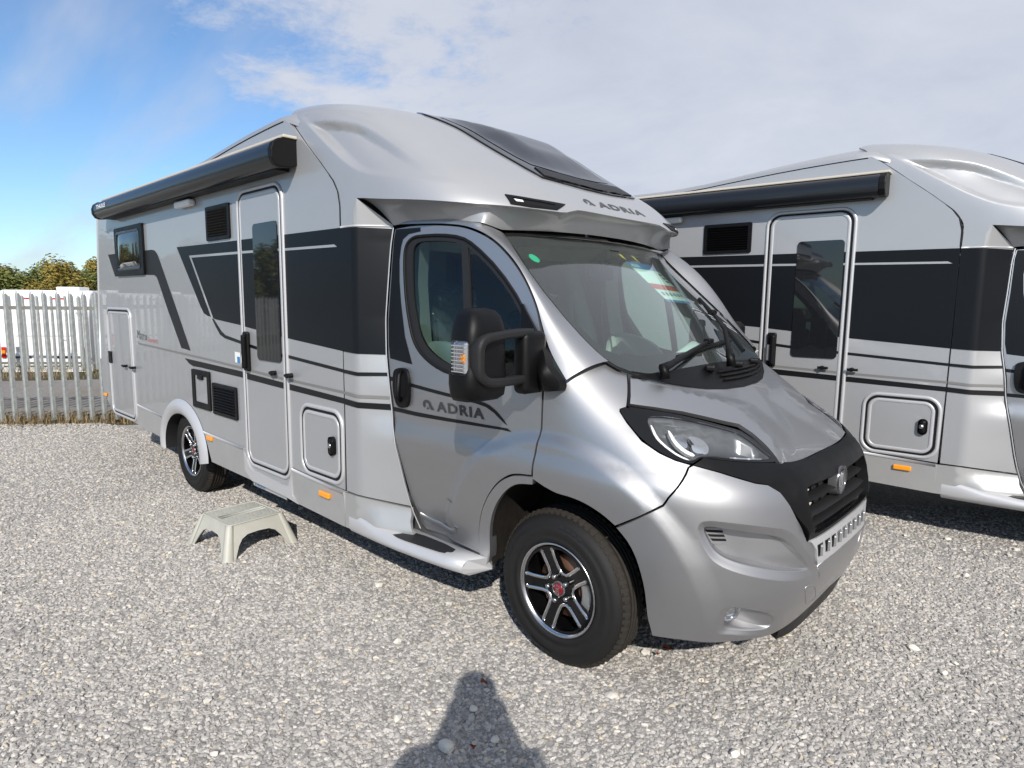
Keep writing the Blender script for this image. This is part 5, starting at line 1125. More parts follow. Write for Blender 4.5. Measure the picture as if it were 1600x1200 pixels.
for sy in (-1, 1):
    y = .42*sy; bm = bmesh.new(); box(bm, (-.98, y, .86), (.52, .50, .16), bev=.05, seg=3); box(bm, (-1.25, y, 1.24), (.15, .48, .66), rot=Matrix.Rotation(math.radians(-12), 3, 'Y'), bev=.06, seg=3); box(bm, (-1.31, y, 1.66), (.10, .27, .20), bev=.04, seg=3); box(bm, (-1.0, y, .66), (.4, .4, .3))
    se = obj('cab_seat', bm, M['seat'], van, smooth=True)
    bm = bmesh.new(); box(bm, (-1.25, y, 1.30), (.21, .55, .74), rot=Matrix.Rotation(math.radians(-12), 3, 'Y'), bev=.09, seg=3); box(bm, (-1.31, y, 1.68), (.16, .36, .26), bev=.07, seg=3); bmesh.ops.subdivide_edges(bm, edges=bm.edges[:], cuts=2, use_grid_fill=True)
    for v in bm.verts:
        q = v.co*13; v.co += Vector((math.sin(q.y*2.1+q.z*3.3)*.008, math.sin(q.z*2.7+q.x)*.006, math.sin(q.x*3+q.y*2.3)*.006))
    obj('seat_cover', bm, M['wrap'], se, smooth=True)
strip('headliner', [(-.52, -.75, 2.035), (-.41, -.4, 2.045), (-.38, 0, 2.048), (-.41, .4, 2.045), (-.52, .75, 2.035)], [(-1.05, -.76, 2.07), (-1.05, -.4, 2.085), (-1.05, 0, 2.09), (-1.05, .4, 2.085), (-1.05, .76, 2.07)], M['liner'], van, n=20, m=4)
strip('headliner_edge', [(-1.05, y, 2.08) for y in (-.8, -.4, 0, .4, .8)], [(-1.16, y, 1.99) for y in (-.8, -.4, 0, .4, .8)], M['liner'], van, n=12, m=2)
bm = bmesh.new(); box(bm, (-2.6, 0, 1.55), (.05, 2.2, 2.2)); obj('cabin_partition', bm, M['ply'], van)
bm = bmesh.new(); box(bm, (-1.9, .80, 1.35), (.9, .5, 1.6), bev=.02); box(bm, (-2.0, -.15, 1.2), (.05, .5, 1.9)); obj('furniture', bm, M['curtain'], van)
bm = bmesh.new(); box(bm, (-1.30, 0, .56), (1.7, 1.86, .04)); obj('cab_floor', bm, M['black'], van)
for sgn in (1, -1):
    bm = bmesh.new()
    for i, (x, z0, z1) in enumerate(((-1.05, .6, 1.36), (-.15, .6, 1.30))): pass
    q = [(-1.02, 1.38), (-.75, 1.335), (-.17, 1.31), (-.17, 1.02), (-.40, .92), (-.58, .62), (-.9, .5)]
    panel('door_lining', q, lambda x, z: (x, -sgn*(cab_y(z)-.075), z), M['liner'], van, step=.2, depth=.02, ref=Vector((-.6, -sgn*3, 1)))
    bm = bmesh.new(); tube(bm, [(-1.30, -sgn*.73, 2.03), (-1.24, -sgn*.79, 1.75), (-1.17, -sgn*.85, 1.45), (-1.12, -sgn*.86, .7)], [.05, .06, .07, .07], 8); obj('b_pillar_lining', bm, M['liner'], van, smooth=True)
    strip('b_pillar_trim', [(-.975, -sgn*.945, 2.02), (-.985, -sgn*.955, 1.8), (-.955, -sgn*.96, 1.6), (-.91, -sgn*.975, 1.38), (-.90, -sgn*.98, .9)], [(-1.02, -sgn*.84, 2.02), (-1.03, -sgn*.85, 1.8), (-1.00, -sgn*.86, 1.6), (-.96, -sgn*.87, 1.38), (-.95, -sgn*.87, .9)], M['liner'], van, n=20, m=3)
    panel('pillar_lower_trim', smooth_poly([(-1.02, .95), (-1.02, 1.42), (-.94, 1.49), (-.76, 1.47), (-.62, 1.42), (-.52, 1.34), (-.50, .95)], 2), lambda x, z: (x, -sgn*.90, z), M['liner'], van, step=.2, depth=.04, ref=Vector((-.6, -sgn*-3, 1)))
    bm = bmesh.new(); tube(bm, [(-1.28, -sgn*.74, 1.95), (-1.22, -sgn*.70, 1.5), (-1.1, -sgn*.66, 1.0)], .022, 6, sx=.2); obj('seat_belt', bm, M['curtain'], van)
# ------------------------------------------------------------------ the second motorhome, same build, parked alongside
van2 = copy_tree(van); van2.location = (2.31214, 3.45204, 0); van2.rotation_euler = (0, 0, .05819)
tag(van2, 'silver motorhome parked alongside behind the front one, its cab cut off by the right edge')
# ------------------------------------------------------------------ ground
FE = Vector((.593, .805, 0)).normalized(); FQ = Vector((-FE.y, FE.x, 0)); F0 = Vector((-8.64, -1.17, 0))
def fp(t, w_, z=0.0): p = F0+FE*t+FQ*w_; return Vector((p.x, p.y, z))
def ground_mat(name, cols, scale=40, rough=.95, bump=.6, big=.25, pebble=0.0):
    m = bpy.data.materials.new(name); m.use_nodes = True; nt = m.node_tree; b = nt.nodes['Principled BSDF']; N = nt.nodes.new; L = nt.links.new
    b.inputs['Roughness'].default_value = rough; b.inputs['Specular IOR Level'].default_value = .2
    tc = N('ShaderNodeTexCoord'); n = N('ShaderNodeTexNoise'); n.inputs['Scale'].default_value = scale; n.inputs['Detail'].default_value = 8; n.inputs['Roughness'].default_value = .7; L(tc.outputs['Object'], n.inputs['Vector'])
    n2 = N('ShaderNodeTexNoise'); n2.inputs['Scale'].default_value = big; n2.inputs['Detail'].default_value = 5; L(tc.outputs['Object'], n2.inputs['Vector'])
    r = N('ShaderNodeValToRGB'); r.color_ramp.elements[0].position = .3; r.color_ramp.elements[1].position = .7
    r.color_ramp.elements[0].color = (*cols[0], 1); r.color_ramp.elements[1].color = (*cols[1], 1); L(n.outputs['Fac'], r.inputs[0])
    mx = N('ShaderNodeMix'); mx.data_type = 'RGBA'; mr = N('ShaderNodeMapRange'); L(n2.outputs['Fac'], mr.inputs[0]); mr.inputs[1].default_value = .42; mr.inputs[2].default_value = .62; L(mr.outputs[0], mx.inputs[0]); L(r.outputs[0], mx.inputs[6]); mx.inputs[7].default_value = (*cols[2], 1)
    last = mx.outputs[2]
    if pebble:
        v = N('ShaderNodeTexVoronoi'); v.inputs['Scale'].default_value = pebble; L(tc.outputs['Object'], v.inputs['Vector'])
        hs = N('ShaderNodeSeparateColor'); L(v.outputs['Color'], hs.inputs[0]); rr = N('ShaderNodeValToRGB'); L(hs.outputs[0], rr.inputs[0]); e = rr.color_ramp.elements
        e[0].position = 0; e[0].color = (.24, .225, .21, 1); e[1].position = 1; e[1].color = (.48, .455, .425, 1); x = e.new(.5); x.color = (.355, .335, .312, 1)
        v2 = N('ShaderNodeTexVoronoi'); v2.feature = 'DISTANCE_TO_EDGE'; v2.inputs['Scale'].default_value = pebble; L(tc.outputs['Object'], v2.inputs['Vector'])
        ed = N('ShaderNodeMapRange'); L(v2.outputs['Distance'], ed.inputs[0]); ed.inputs[1].default_value = 0; ed.inputs[2].default_value = .12; ed.inputs[3].default_value = .5; ed.inputs[4].default_value = 1  # darkens cell edges: shade in the gaps between pebbles, painted into the colour
        ml = N('ShaderNodeMix'); ml.data_type = 'RGBA'; ml.blend_type = 'MULTIPLY'; ml.inputs[0].default_value = 1; L(rr.outputs[0], ml.inputs[6]); L(ed.outputs[0], ml.inputs[7])
        m3 = N('ShaderNodeMix'); m3.data_type = 'RGBA'; m3.inputs[0].default_value = .25; L(ml.outputs[2], m3.inputs[6]); L(last, m3.inputs[7]); last = m3.outputs[2]
        bp = N('ShaderNodeBump'); bp.inputs['Strength'].default_value = .6; bp.inputs['Distance'].default_value = .010; ad = N('ShaderNodeMath'); L(v2.outputs['Distance'], ad.inputs[0]); L(hs.outputs[1], ad.inputs[1]); L(ad.outputs[0], bp.inputs['Height']); L(bp.outputs[0], b.inputs['Normal'])
    elif bump:
        bp = N('ShaderNodeBump'); bp.inputs['Strength'].default_value = bump; bp.inputs['Distance'].default_value = .03; L(n.outputs['Fac'], bp.inputs['Height']); L(bp.outputs[0], b.inputs['Normal'])
    L(last, b.inputs['Base Color']); return m
M['earth'] = ground_mat('earth_and_dry_grass', [(.055, .042, .030), (.12, .095, .065), (.06, .062, .032)], 14, big=.5)
M['track'] = ground_mat('compacted_stone_track', [(.15, .14, .13), (.30, .28, .255), (.20, .175, .145)], 25, bump=.4, big=.4)
M['gravel'] = ground_mat('pale_gravel', [(.30, .285, .27), (.46, .44, .42), (.38, .365, .345)], 30, big=.35, pebble=46)
bm = bmesh.new(); prof = [(-400, -.012), (-.4, -.012), (0, -.015), (.6, -.03), (6.8, -.04), (8.2, -.25), (10.5, -.72), (40, -.75), (120, -.4), (900, 0)]; rows = []
for t in (-500, -120, -60, -30, -15, 0, 15, 30, 60, 120, 500): rows.append([bm.verts.new(fp(t, w_, z)) for w_, z in prof])
for a, b in zip(rows, rows[1:]):
    for k in range(len(prof)-1): bm.faces.new((a[k], a[k+1], b[k+1], b[k]))
tag(obj('ground', bm, M['earth']), kind='structure')
bm = bmesh.new(); rows = []
for t in [-60+2*k for k in range(61)]:
    a = .75+.25*math.sin(t*.7)+.15*math.sin(t*1.9); b = 5.3+.2*math.sin(t*.5+1); rows.append([bm.verts.new(fp(t, a, -.020)), bm.verts.new(fp(t, b, -.030))])
for a, b in zip(rows, rows[1:]): bm.faces.new((a[0], a[1], b[1], b[0]))
tag(obj('track', bm, M['track']), kind='structure')
bm = bmesh.new(); rows = []; rg = random.Random(3)
for k in range(561):
    t = -70+.25*k; wv = -.33+.05*math.sin(t*1.3)+.035*math.sin(t*4.1+1)+rg.uniform(-.02, .02)
    rows.append([bm.verts.new(fp(t, wv, -.004)), bm.verts.new(fp(t, -1.2, 0)), bm.verts.new(fp(t, -70, 0))])
for a, b in zip(rows, rows[1:]):
    for k in range(2): bm.faces.new((a[k], a[k+1], b[k+1], b[k]))
tag(obj('gravel_ground', bm, M['gravel']), kind='structure')
# ---- loose stones: geometry nodes scatter over the near gravel
def stone_mat():
    m = bpy.data.materials.new('limestone_chippings'); m.use_nodes = True; nt = m.node_tree; b = nt.nodes['Principled BSDF']; N = nt.nodes.new; L = nt.links.new
    b.inputs['Roughness'].default_value = .9; b.inputs['Specular IOR Level'].default_value = .25
    oi = N('ShaderNodeObjectInfo'); r = N('ShaderNodeValToRGB'); L(oi.outputs['Random'], r.inputs[0]); e = r.color_ramp.elements
    e[0].position = 0; e[0].color = (.22, .212, .203, 1); e[1].position = 1; e[1].color = (.66, .59, .49, 1)
    for p, c in ((.12, (.31, .295, .276)), (.45, (.395, .372, .345)), (.75, (.455, .43, .398)), (.94, (.54, .51, .47)), (.97, (.45, .39, .29))): x = e.new(p); x.color = (*c, 1)
    tc = N('ShaderNodeTexCoord'); n = N('ShaderNodeTexNoise'); n.inputs['Scale'].default_value = 2.2; n.inputs['Detail'].default_value = 5; L(tc.outputs['Object'], n.inputs['Vector'])
    mr = N('ShaderNodeMapRange'); L(n.outputs['Fac'], mr.inputs[0]); mr.inputs[1].default_value = .3; mr.inputs[2].default_value = .7; mr.inputs[3].default_value = .78; mr.inputs[4].default_value = 1.15
    ml = N('ShaderNodeMix'); ml.data_type = 'RGBA'; ml.blend_type = 'MULTIPLY'; ml.inputs[0].default_value = 1; L(r.outputs[0], ml.inputs[6]); L(mr.outputs[0], ml.inputs[7]); L(ml.outputs[2], b.inputs['Base Color']); return m
M['stone'] = stone_mat()
def stones(name, poly, dens, s0, s1, seed, zoff=0.0):
    me = bpy.data.meshes.new(name); me.from_pydata([(x, y, zoff) for x, y in poly], [], [tuple(range(len(poly)))]); o = link(name, me, M['stone']); o['kind'] = 'stuff'
    ng = bpy.data.node_groups.new(name, 'GeometryNodeTree'); ng.interface.new_socket('Geometry', in_out='INPUT', socket_type='NodeSocketGeometry'); ng.interface.new_socket('Geometry', in_out='OUTPUT', socket_type='NodeSocketGeometry')
    N = ng.nodes.new; L = ng.links.new; gi = N('NodeGroupInput'); go = N('NodeGroupOutput')
    ds = N('GeometryNodeDistributePointsOnFaces'); ds.inputs['Density'].default_value = dens; ds.inputs['Seed'].default_value = seed; L(gi.outputs[0], ds.inputs['Mesh'])
    ji = N('GeometryNodeGeometryToInstance'); 
    for k in range(7):
        ic = N('GeometryNodeMeshIcoSphere'); ic.inputs['Radius'].default_value = .5; ic.inputs['Subdivisions'].default_value = 2
        nz = N('ShaderNodeTexNoise'); nz.noise_dimensions = '4D'; nz.inputs['W'].default_value = 3.7*k+seed; nz.inputs['Scale'].default_value = 1.3; nz.inputs['Detail'].default_value = 2
        sb = N('ShaderNodeVectorMath'); sb.operation = 'SUBTRACT'; L(nz.outputs['Color'], sb.inputs[0]); sb.inputs[1].default_value = (.5, .5, .5)
        sc_ = N('ShaderNodeVectorMath'); sc_.operation = 'SCALE'; L(sb.outputs[0], sc_.inputs[0]); sc_.inputs['Scale'].default_value = 1.15
        sp = N('GeometryNodeSetPosition'); L(ic.outputs[0], sp.inputs[0]); L(sc_.outputs[0], sp.inputs['Offset'])
        tr = N('GeometryNodeTransform'); tr.inputs['Scale'].default_value = (1.0, .62+.09*(k % 4), .48+.07*(k % 3)); L(sp.outputs[0], tr.inputs[0]); sm = N('GeometryNodeSetShadeSmooth'); sm.inputs['Shade Smooth'].default_value = False; L(tr.outputs[0], sm.inputs[0])
        L(sm.outputs[0], ji.inputs[0])
    ip = N('GeometryNodeInstanceOnPoints'); L(ds.outputs['Points'], ip.inputs['Points']); L(ji.outputs[0], ip.inputs['Instance']); ip.inputs['Pick Instance'].default_value = True
    rv = N('FunctionNodeRandomValue'); rv.data_type = 'FLOAT_VECTOR'; rv.inputs[0].default_value = (-.5, -.5, 0); rv.inputs[1].default_value = (.5, .5, 6.283); L(rv.outputs[0], ip.inputs['Rotation'])
    rs = N('FunctionNodeRandomValue'); rs.data_type = 'FLOAT'; rs.inputs[2].default_value = 0; rs.inputs[3].default_value = 1; rs.inputs['Seed'].default_value = 5
    pw = N('ShaderNodeMath'); pw.operation = 'POWER'; L(rs.outputs[1], pw.inputs[0]); pw.inputs[1].default_value = 2.2
    ma = N('ShaderNodeMath'); ma.operation = 'MULTIPLY_ADD'; L(pw.outputs[0], ma.inputs[0]); ma.inputs[1].default_value = s1-s0; ma.inputs[2].default_value = s0; L(ma.outputs[0], ip.inputs['Scale'])
    sm2 = N('GeometryNodeSetMaterial'); sm2.inputs['Material'].default_value = M['stone']; L(ip.outputs[0], sm2.inputs[0]); L(sm2.outputs[0], go.inputs[0])
    md = o.modifiers.new('scatter', 'NODES'); md.node_group = ng; return o
stones('gravel_stones', [(.6, -3.4), (3.2, -.9), (2.6, 2.2), (1.9, 2.6), (.2, 1.2), (-1.6, -.2), (-3.6, -.5), (-4.2, -1.0), (-4.0, -2.9), (-1.4, -3.6)], 4600, .013, .032, 1)
stones('gravel_stones', [(2.6, 2.2), (3.6, 3.4), (2.8, 4.2), (1.0, 3.4), (-1.0, 1.6), (-1.6, -.2), (.2, 1.2), (1.9, 2.6)], 2000, .015, .034, 4)
stones('gravel_stones', [(-4.0, -2.9), (-4.2, -1.0), (-3.6, -.5), (-6.0, -.3), (-8.15, -.75), (-9.6, -2.6), (-8.5, -4.0), (-4, -3.6)], 2000, .015, .034, 2)
M['chalk'] = mat_('pale_chalk_stone', (.60, .565, .50), .9, noise_amt=.12, noise_scale=30)
def pale_scatter():
    bm = bmesh.new(); r_ = random.Random(21)
    for _ in range(150):
        a = math.radians(r_.uniform(82, 192)); q = 1.9+6.5*r_.random()**1.3; x, y = 1.764+q*math.cos(a), -3.12+q*math.sin(a); s_ = r_.uniform(.012, .024)
        t = bmesh.ops.create_icosphere(bm, subdivisions=1, radius=1, matrix=Matrix.Translation((x, y, s_*.45)) @ Matrix.Rotation(r_.uniform(0, 6), 4, 'Z') @ Matrix.Rotation(r_.uniform(-.3, .3), 4, 'X') @ Matrix.Diagonal((s_*1.2, s_*r_.uniform(.7, 1), s_*r_.uniform(.45, .7), 1)))
        for v in t['verts']: v.co += Vector((r_.uniform(-1, 1), r_.uniform(-1, 1), r_.uniform(-.6, .6)))*s_*.22
    obj('pale_stones', bm, M['chalk'])['kind'] = 'stuff'
pale_scatter()
stones('gravel_stones', [(3.2, -.9), (.6, -3.4), (-1.4, -3.6), (-4.0, -2.9), (-4, -3.6), (-8.5, -4.0), (-9, -6.5), (1.5, -6.5), (5.5, -2.0), (4.2, 1.8), (2.6, 2.2)], 1300, .016, .034, 6)
# ---- a few single stones and leaves that catch the eye
def single(name, label, cat, x, y, s, col, seed, flat_=.6):
    bm = bmesh.new(); bmesh.ops.create_icosphere(bm, subdivisions=2, radius=s); r_ = random.Random(seed); ph = [r_.uniform(0, 6) for _ in range(6)]
    for v in bm.verts:
        q = v.co/s; v.co *= 1+.16*math.sin(2.1*q.x+ph[0])+.14*math.sin(2.6*q.y+ph[1])+.12*math.sin(3.1*q.z+ph[2]); v.co.z *= flat_
    o = obj(name, bm, col); o.location = (x, y, s*flat_*.75); o.rotation_euler = (r_.uniform(-.2, .2), 0, r_.uniform(0, 6)); return tag(o, label, cat)
M['tan'] = mat_('tan_stone', (.55, .42, .26), .9, noise_amt=.15, noise_scale=30)
single('stone', 'largest pale stone lying in the photographer\'s shadow at the bottom of the picture', 'stone', .07, -1.665, .032, M['chalk'], 1)
single('stone', 'smaller pale stone, one of a touching pair in the upper part of the photographer\'s shadow', 'stone', -.02, -1.44, .018, M['chalk'], 2)
single('stone', 'creamy flat stone on the gravel right of the front tyre, near the bumper', 'stone', 1.20, .42, .024, M['chalk'], 3)
single('stone', 'flat cream stone on the sunny gravel just below the front tyre', 'stone', .33, -.95, .028, M['chalk'], 4, .35)
M['leaf'] = mat_('dead_leaf', (.16, .045, .015), .7, noise_amt=.3, noise_scale=30)
def leaf(x, y, s, rz, label):
    bm = bmesh.new(); top_ = []; n_ = 7
    for k in range(n_):
        u = k/(n_-1); wv = s*.38*math.sin(math.pi*min(1, u*1.05))**.8+.0005; xx = (u-.5)*s; zz_ = .012+.010*math.sin(u*5)
        top_.append((bm.verts.new((xx, -wv, zz_+.008)), bm.verts.new((xx, 0, zz_)), bm.verts.new((xx, wv, zz_+.010))))
    for a, b in zip(top_, top_[1:]):
        for i in (0, 1): bm.faces.new((a[i], a[i+1], b[i+1], b[i]))
    r = bmesh.ops.extrude_face_region(bm, geom=bm.faces[:]); bmesh.ops.translate(bm, verts=[v for v in r['geom'] if isinstance(v, bmesh.types.BMVert)], vec=(0, 0, -.0012))
    o = obj('fallen_leaf', bm, M['leaf']); o.location = (x, y, .018); o.rotation_euler = (.2, -.15, rz); return tag(o, label, 'leaf')
leaf(.337, -.483, .045, .6, 'larger brown dead leaf on the gravel just behind the front tyre'); leaf(.325, -.56, .034, 2.0, 'smaller brown dead leaf on the gravel next to the larger one by the front tyre')
leaf(-.10, -1.30, .03, 1.0, 'small rust-red leaf at the top of the photographer\'s shadow'); leaf(.16, -1.62, .035, 2.5, 'dark red leaf beside the largest pale stone in the shadow')
# ------------------------------------------------------------------ palisade fences
M['galv'] = mat_('galvanised_steel', (.42, .44, .43), .48, .55, noise_amt=.28, noise_scale=26, rough_var=.1); M['galvdark'] = mat_('weathered_rail', (.16, .155, .14), .6, .3, noise_amt=.3, noise_scale=12)
def pale_mesh(H, W_=.068):
    bm = bmesh.new(); pr = [(-W_/2, .012), (-W_*.30, -.004), (-W_*.14, -.016), (0, -.020), (W_*.14, -.016), (W_*.30, -.004), (W_/2, .012)]
    tops = [H-.10, H-.055, H-.065, H, H-.065, H-.055, H-.10]; fr_, bk = [], []
    for sgn_, L_ in ((0, fr_), (.003, bk)):
        for (x, y), t in zip(pr, tops): L_.append((bm.verts.new((x, y+sgn_, .03)), bm.verts.new((x, y+sgn_, t))))
    for L_ in (fr_, bk):
        for a, b in zip(L_, L_[1:]): bm.faces.new((a[0], b[0], b[1], a[1]))
    for a, b in zip(fr_, bk): bm.faces.new((a[0], a[1], b[1], b[0]))
    me = bpy.data.meshes.new('pale'); bm.to_mesh(me); bm.free(); me.materials.append(M['galv']); return me
def fence(label, w0, t0, t1, sp, H, rails, posts, phase=0.0, limit=290, tilt=0.0):
    ang = math.atan2(FE.y, FE.x)+tilt; e = Vector((math.cos(ang), math.sin(ang), 0)); base = fp(0, w0)
    f = tag(empty('palisade_fence', base, ang), label, 'fence'); pm = pale_mesh(H); r_ = random.Random(int(w0*10)+5); t = t0+phase; k = 0
    while t < t1 and k < limit:
        o = link('pale', pm, None, f); o.location = (t, -.028, r_.uniform(-.006, .006)); o.rotation_euler = (0, r_.uniform(-.006, .006), 0); t += sp; k += 1
    for z, h_ in rails:
        bm = bmesh.new(); box(bm, ((t0+t1)/2, .012, z), (t1-t0, .045, .006)); box(bm, ((t0+t1)/2, -.008, z-h_/2), (t1-t0, .006, h_)); obj('rail', bm, M['galvdark'], f)
    for t in posts:
        bm = bmesh.new(); box(bm, (t, .07, H*.47), (.10, .007, H*.96)); box(bm, (t, .045, H*.47), (.007, .05, H*.96)); obj('post', bm, M['galv'], f)
    return f
fence('galvanised palisade fence at the edge of the gravel, nearest the camera, behind the motorhome\'s rear', 0, -26, 4.2, .158, 1.81, ((1.575, .04), (.20, .04)), (-20.6, -17.85, -15.1, -12.35, -9.6, -6.85, -4.1, -1.28, 1.47), phase=.05)
fence('second galvanised palisade fence beyond the track, in front of the white caravans', 6.75, -28, 9, .30, 1.80, ((1.50, .04), (.20, .05)), [-27.5+2.75*k for k in range(13)], phase=.1, tilt=-.06)
# ---- dry grass along the fence foot
def grass(name, n, w0, w1, t0, t1, h0, h1, mat, seed, clump=None):
    bm = bmesh.new(); r_ = random.Random(seed)
    for _ in range(n):
        if clump: c = r_.choice(clump); t = r_.gauss(c[0], c[2]); w_ = r_.gauss(c[1], .10)
        else: t = r_.uniform(t0, t1); w_ = r_.uniform(w0, w1)
        p = fp(t, w_, -.02); h_ = r_.uniform(h0, h1); a = r_.uniform(0, 6.28); d = Vector((math.cos(a), math.sin(a), 0)); s_ = Vector((-d.y, d.x, 0))*.004; q = p+d*h_*.3+Vector((0, 0, h_*.75)); e_ = p+d*h_*.75+Vector((0, 0, h_))
        v = [bm.verts.new(x) for x in (p-s_, p+s_, q+s_*.7, q-s_*.7, e_)]; bm.faces.new(v[:4]); bm.faces.new((v[3], v[2], v[4]))
    o = obj(name, bm, mat); o['kind'] = 'stuff'; return o
M['dry'] = mat_('dry_grass_blades', (.24, .175, .085), .8, noise_amt=.3, noise_scale=3); M['weed'] = mat_('green_weeds', (.08, .11, .035), .8, noise_amt=.3, noise_scale=3)
grass('dry_grass', 1500, 0, 0, 0, 0, .05, .22, M['dry'], 2, clump=[(-.35, -.05, .16), (.1, -.02, .2), (.75, 0, .2), (-1.2, 0, .2), (1.3, .02, .3), (-2.6, 0, .4), (-.75, .1, .3)])
grass('dry_grass', 2200, -.2, .75, -10, 4, .02, .07, M['dry'], 3); grass('verge_grass', 5000, 5.3, 7.6, -14, 8, .04, .22, M['dry'], 4); grass('weeds', 2500, 5.4, 8.5, -14, 8, .04, .2, M['weed'], 5)
# ------------------------------------------------------------------ caravans in the lower yard
M['cwhite'] = mat_('white_caravan_skin', (.78, .78, .77), .35, 0, .2, noise_amt=.03, noise_scale=2); M['cgrey'] = mat_('grey_caravan_panel', (.42, .43, .44), .35, .1, .2); M['lampred'] = mat_('red_lamp_lens', (.55, .02, .015), .15, 0, .4)
def caravan(t, w_, rz, label, L_=5.6, W_=2.25, group=None, gr=False, z=-.72):
    """rear wall looks to local -X"""
    c = tag(empty('caravan', fp(t, w_, z), rz), label, 'caravan', group)
    prof_ = [(0, .45), (-.06, .75), (-.08, 1.3), (-.05, 1.9), (.04, 2.35), (.14, 2.54), (.30, 2.62), (L_-.5, 2.62), (L_-.2, 2.45), (L_+.1, 1.9), (L_+.15, .9), (L_, .45)]
    bm = bmesh.new(); a = [bm.verts.new((x, -W_/2, z_)) for x, z_ in prof_]; b = [bm.verts.new((x, W_/2, z_)) for x, z_ in prof_]
    for k in range(len(prof_)): f = bm.faces.new((a[k], a[(k+1) % len(prof_)], b[(k+1) % len(prof_)], b[k]))
    f1 = bm.faces.new(a[::-1]); f2 = bm.faces.new(b); me = bpy.data.meshes.new('caravan_shell'); bmesh.ops.recalc_face_normals(bm, faces=bm.faces[:]); 
    bmesh.ops.bevel(bm, geom=[e for e in bm.edges if f1 in e.link_faces or f2 in e.link_faces], offset=.05, segments=2, affect='EDGES', profile=.5)
    sh_ = obj('shell', bm, M['cwhite'], c)
    def bx(nm, cc, ss, mt, par=c, bev=.01): bm_ = bmesh.new(); box(bm_, cc, ss, bev=bev); return obj(nm, bm_, mt, par)
    if gr:
        for sy in (-1, 1): bx('side_panel', (L_/2+.2, sy*(W_/2+.004), 1.5), (L_-.9, .012, 1.9), M['cgrey'])
    wn_ = bx('rear_panel', (-.075, 0, 1.72), (.05, 1.35, .62), M['cwhite'], bev=.02)
    bx('bumper_panel', (-.055, 0, .80), (.09, W_*.92, .36), M['cwhite'], bev=.03)
    for sy in (-1, 1):
        lp = bx('tail_lamp', (-.11, sy*W_*.42, .98), (.05, .10, .30), M['lampred'], bev=.015); bx('indicator', (-.135, sy*W_*.42, 1.0), (.02, .085, .08), M['amber'], lp, .006)
        bx('number_plate_strip', (-.12, sy*.55, .86), (.02, .5, .05), M['badge'], bev=.004)
    bx('high_marker_lamp', (.05, -.35, 2.40), (.05, .34, .035), M['lampred']); bx('high_marker_lamp', (.05, .45, 2.40), (.05, .34, .035), M['lampred'])
    bx('roof_hatch', (1.6, 0, 2.68), (.6, .6, .10), M['cwhite'], bev=.03); bx('grab_rail', (-.10, -.5, 1.33), (.03, .25, .03), M['cwhite'])
    for sy in (-1, 1):
        for x in (1.2, 3.2): bx('side_window', (x, sy*(W_/2+.012), 1.65), (1.1, .03, .55), M['pane'], bev=.04)
        bm_ = bmesh.new(); lathe(bm_, [(.0, .0), (.16, .0), (.17, .02), (.30, .02), (.33, .05), (.33, .17), (.0, .17)], (2.6, sy*(W_/2-.02), .33), axis=(0, -sy, 0), n=24); obj('wheel', bm_, M['tyre'], c)
    bx('chassis', (2.6, 0, .40), (4.6, 1.6, .12), M['black'])
    for k, yy in enumerate((-.9, -.45, .2, .6)): bx('decal_swirl', (-.085, yy, 2.02), (.012, .14, .06), M['cgrey'], bev=.003)
    return c
ang = math.atan2(FQ.y, FQ.x)
caravan(-1.15, 8.95, ang+.02, 'white caravan filling the gaps of the fences at far left, rear wall with red lamp', gr=False)
caravan(2.35, 11.2, ang+.42, 'grey-sided white caravan half hidden between the leftmost caravan and the silver motorhome', gr=True)
caravan(5.4, 9.6, ang+.10, 'white caravan hidden behind the rear of the silver motorhome', gr=False)
for k in range(5): caravan(-4.6-3.3*k, 9.2+.3*(k % 2), ang+.03*(k % 3-1), 'white caravan in the row left of the picture, mirrored in the motorhome side', gr=bool(k % 2), group='caravans left of the picture')
# ------------------------------------------------------------------ trees beyond
def leaf_mat(name, c1, c2):
    m = bpy.data.materials.new(name); m.use_nodes = True; nt = m.node_tree; b = nt.nodes['Principled BSDF']; N = nt.nodes.new; L = nt.links.new
    b.inputs['Roughness'].default_value = .65; b.inputs['Specular IOR Level'].default_value = .25; g = N('ShaderNodeNewGeometry'); r = N('ShaderNodeValToRGB'); L(g.outputs['Random Per Island'], r.inputs[0])
    r.color_ramp.elements[0].color = (*c1, 1); r.color_ramp.elements[1].color = (*c2, 1); L(r.outputs[0], b.inputs['Base Color']); return m
LM = [leaf_mat('oak_leaves', (.075, .10, .025), (.17, .18, .05)), leaf_mat('turning_leaves', (.14, .12, .03), (.30, .23, .05)), leaf_mat('ash_leaves', (.085, .115, .03), (.19, .20, .055)), leaf_mat('brownish_leaves', (.12, .10, .035), (.22, .17, .06))]
M['bark'] = mat_('bark', (.07, .055, .04), .9, noise_amt=.3, noise_scale=6)
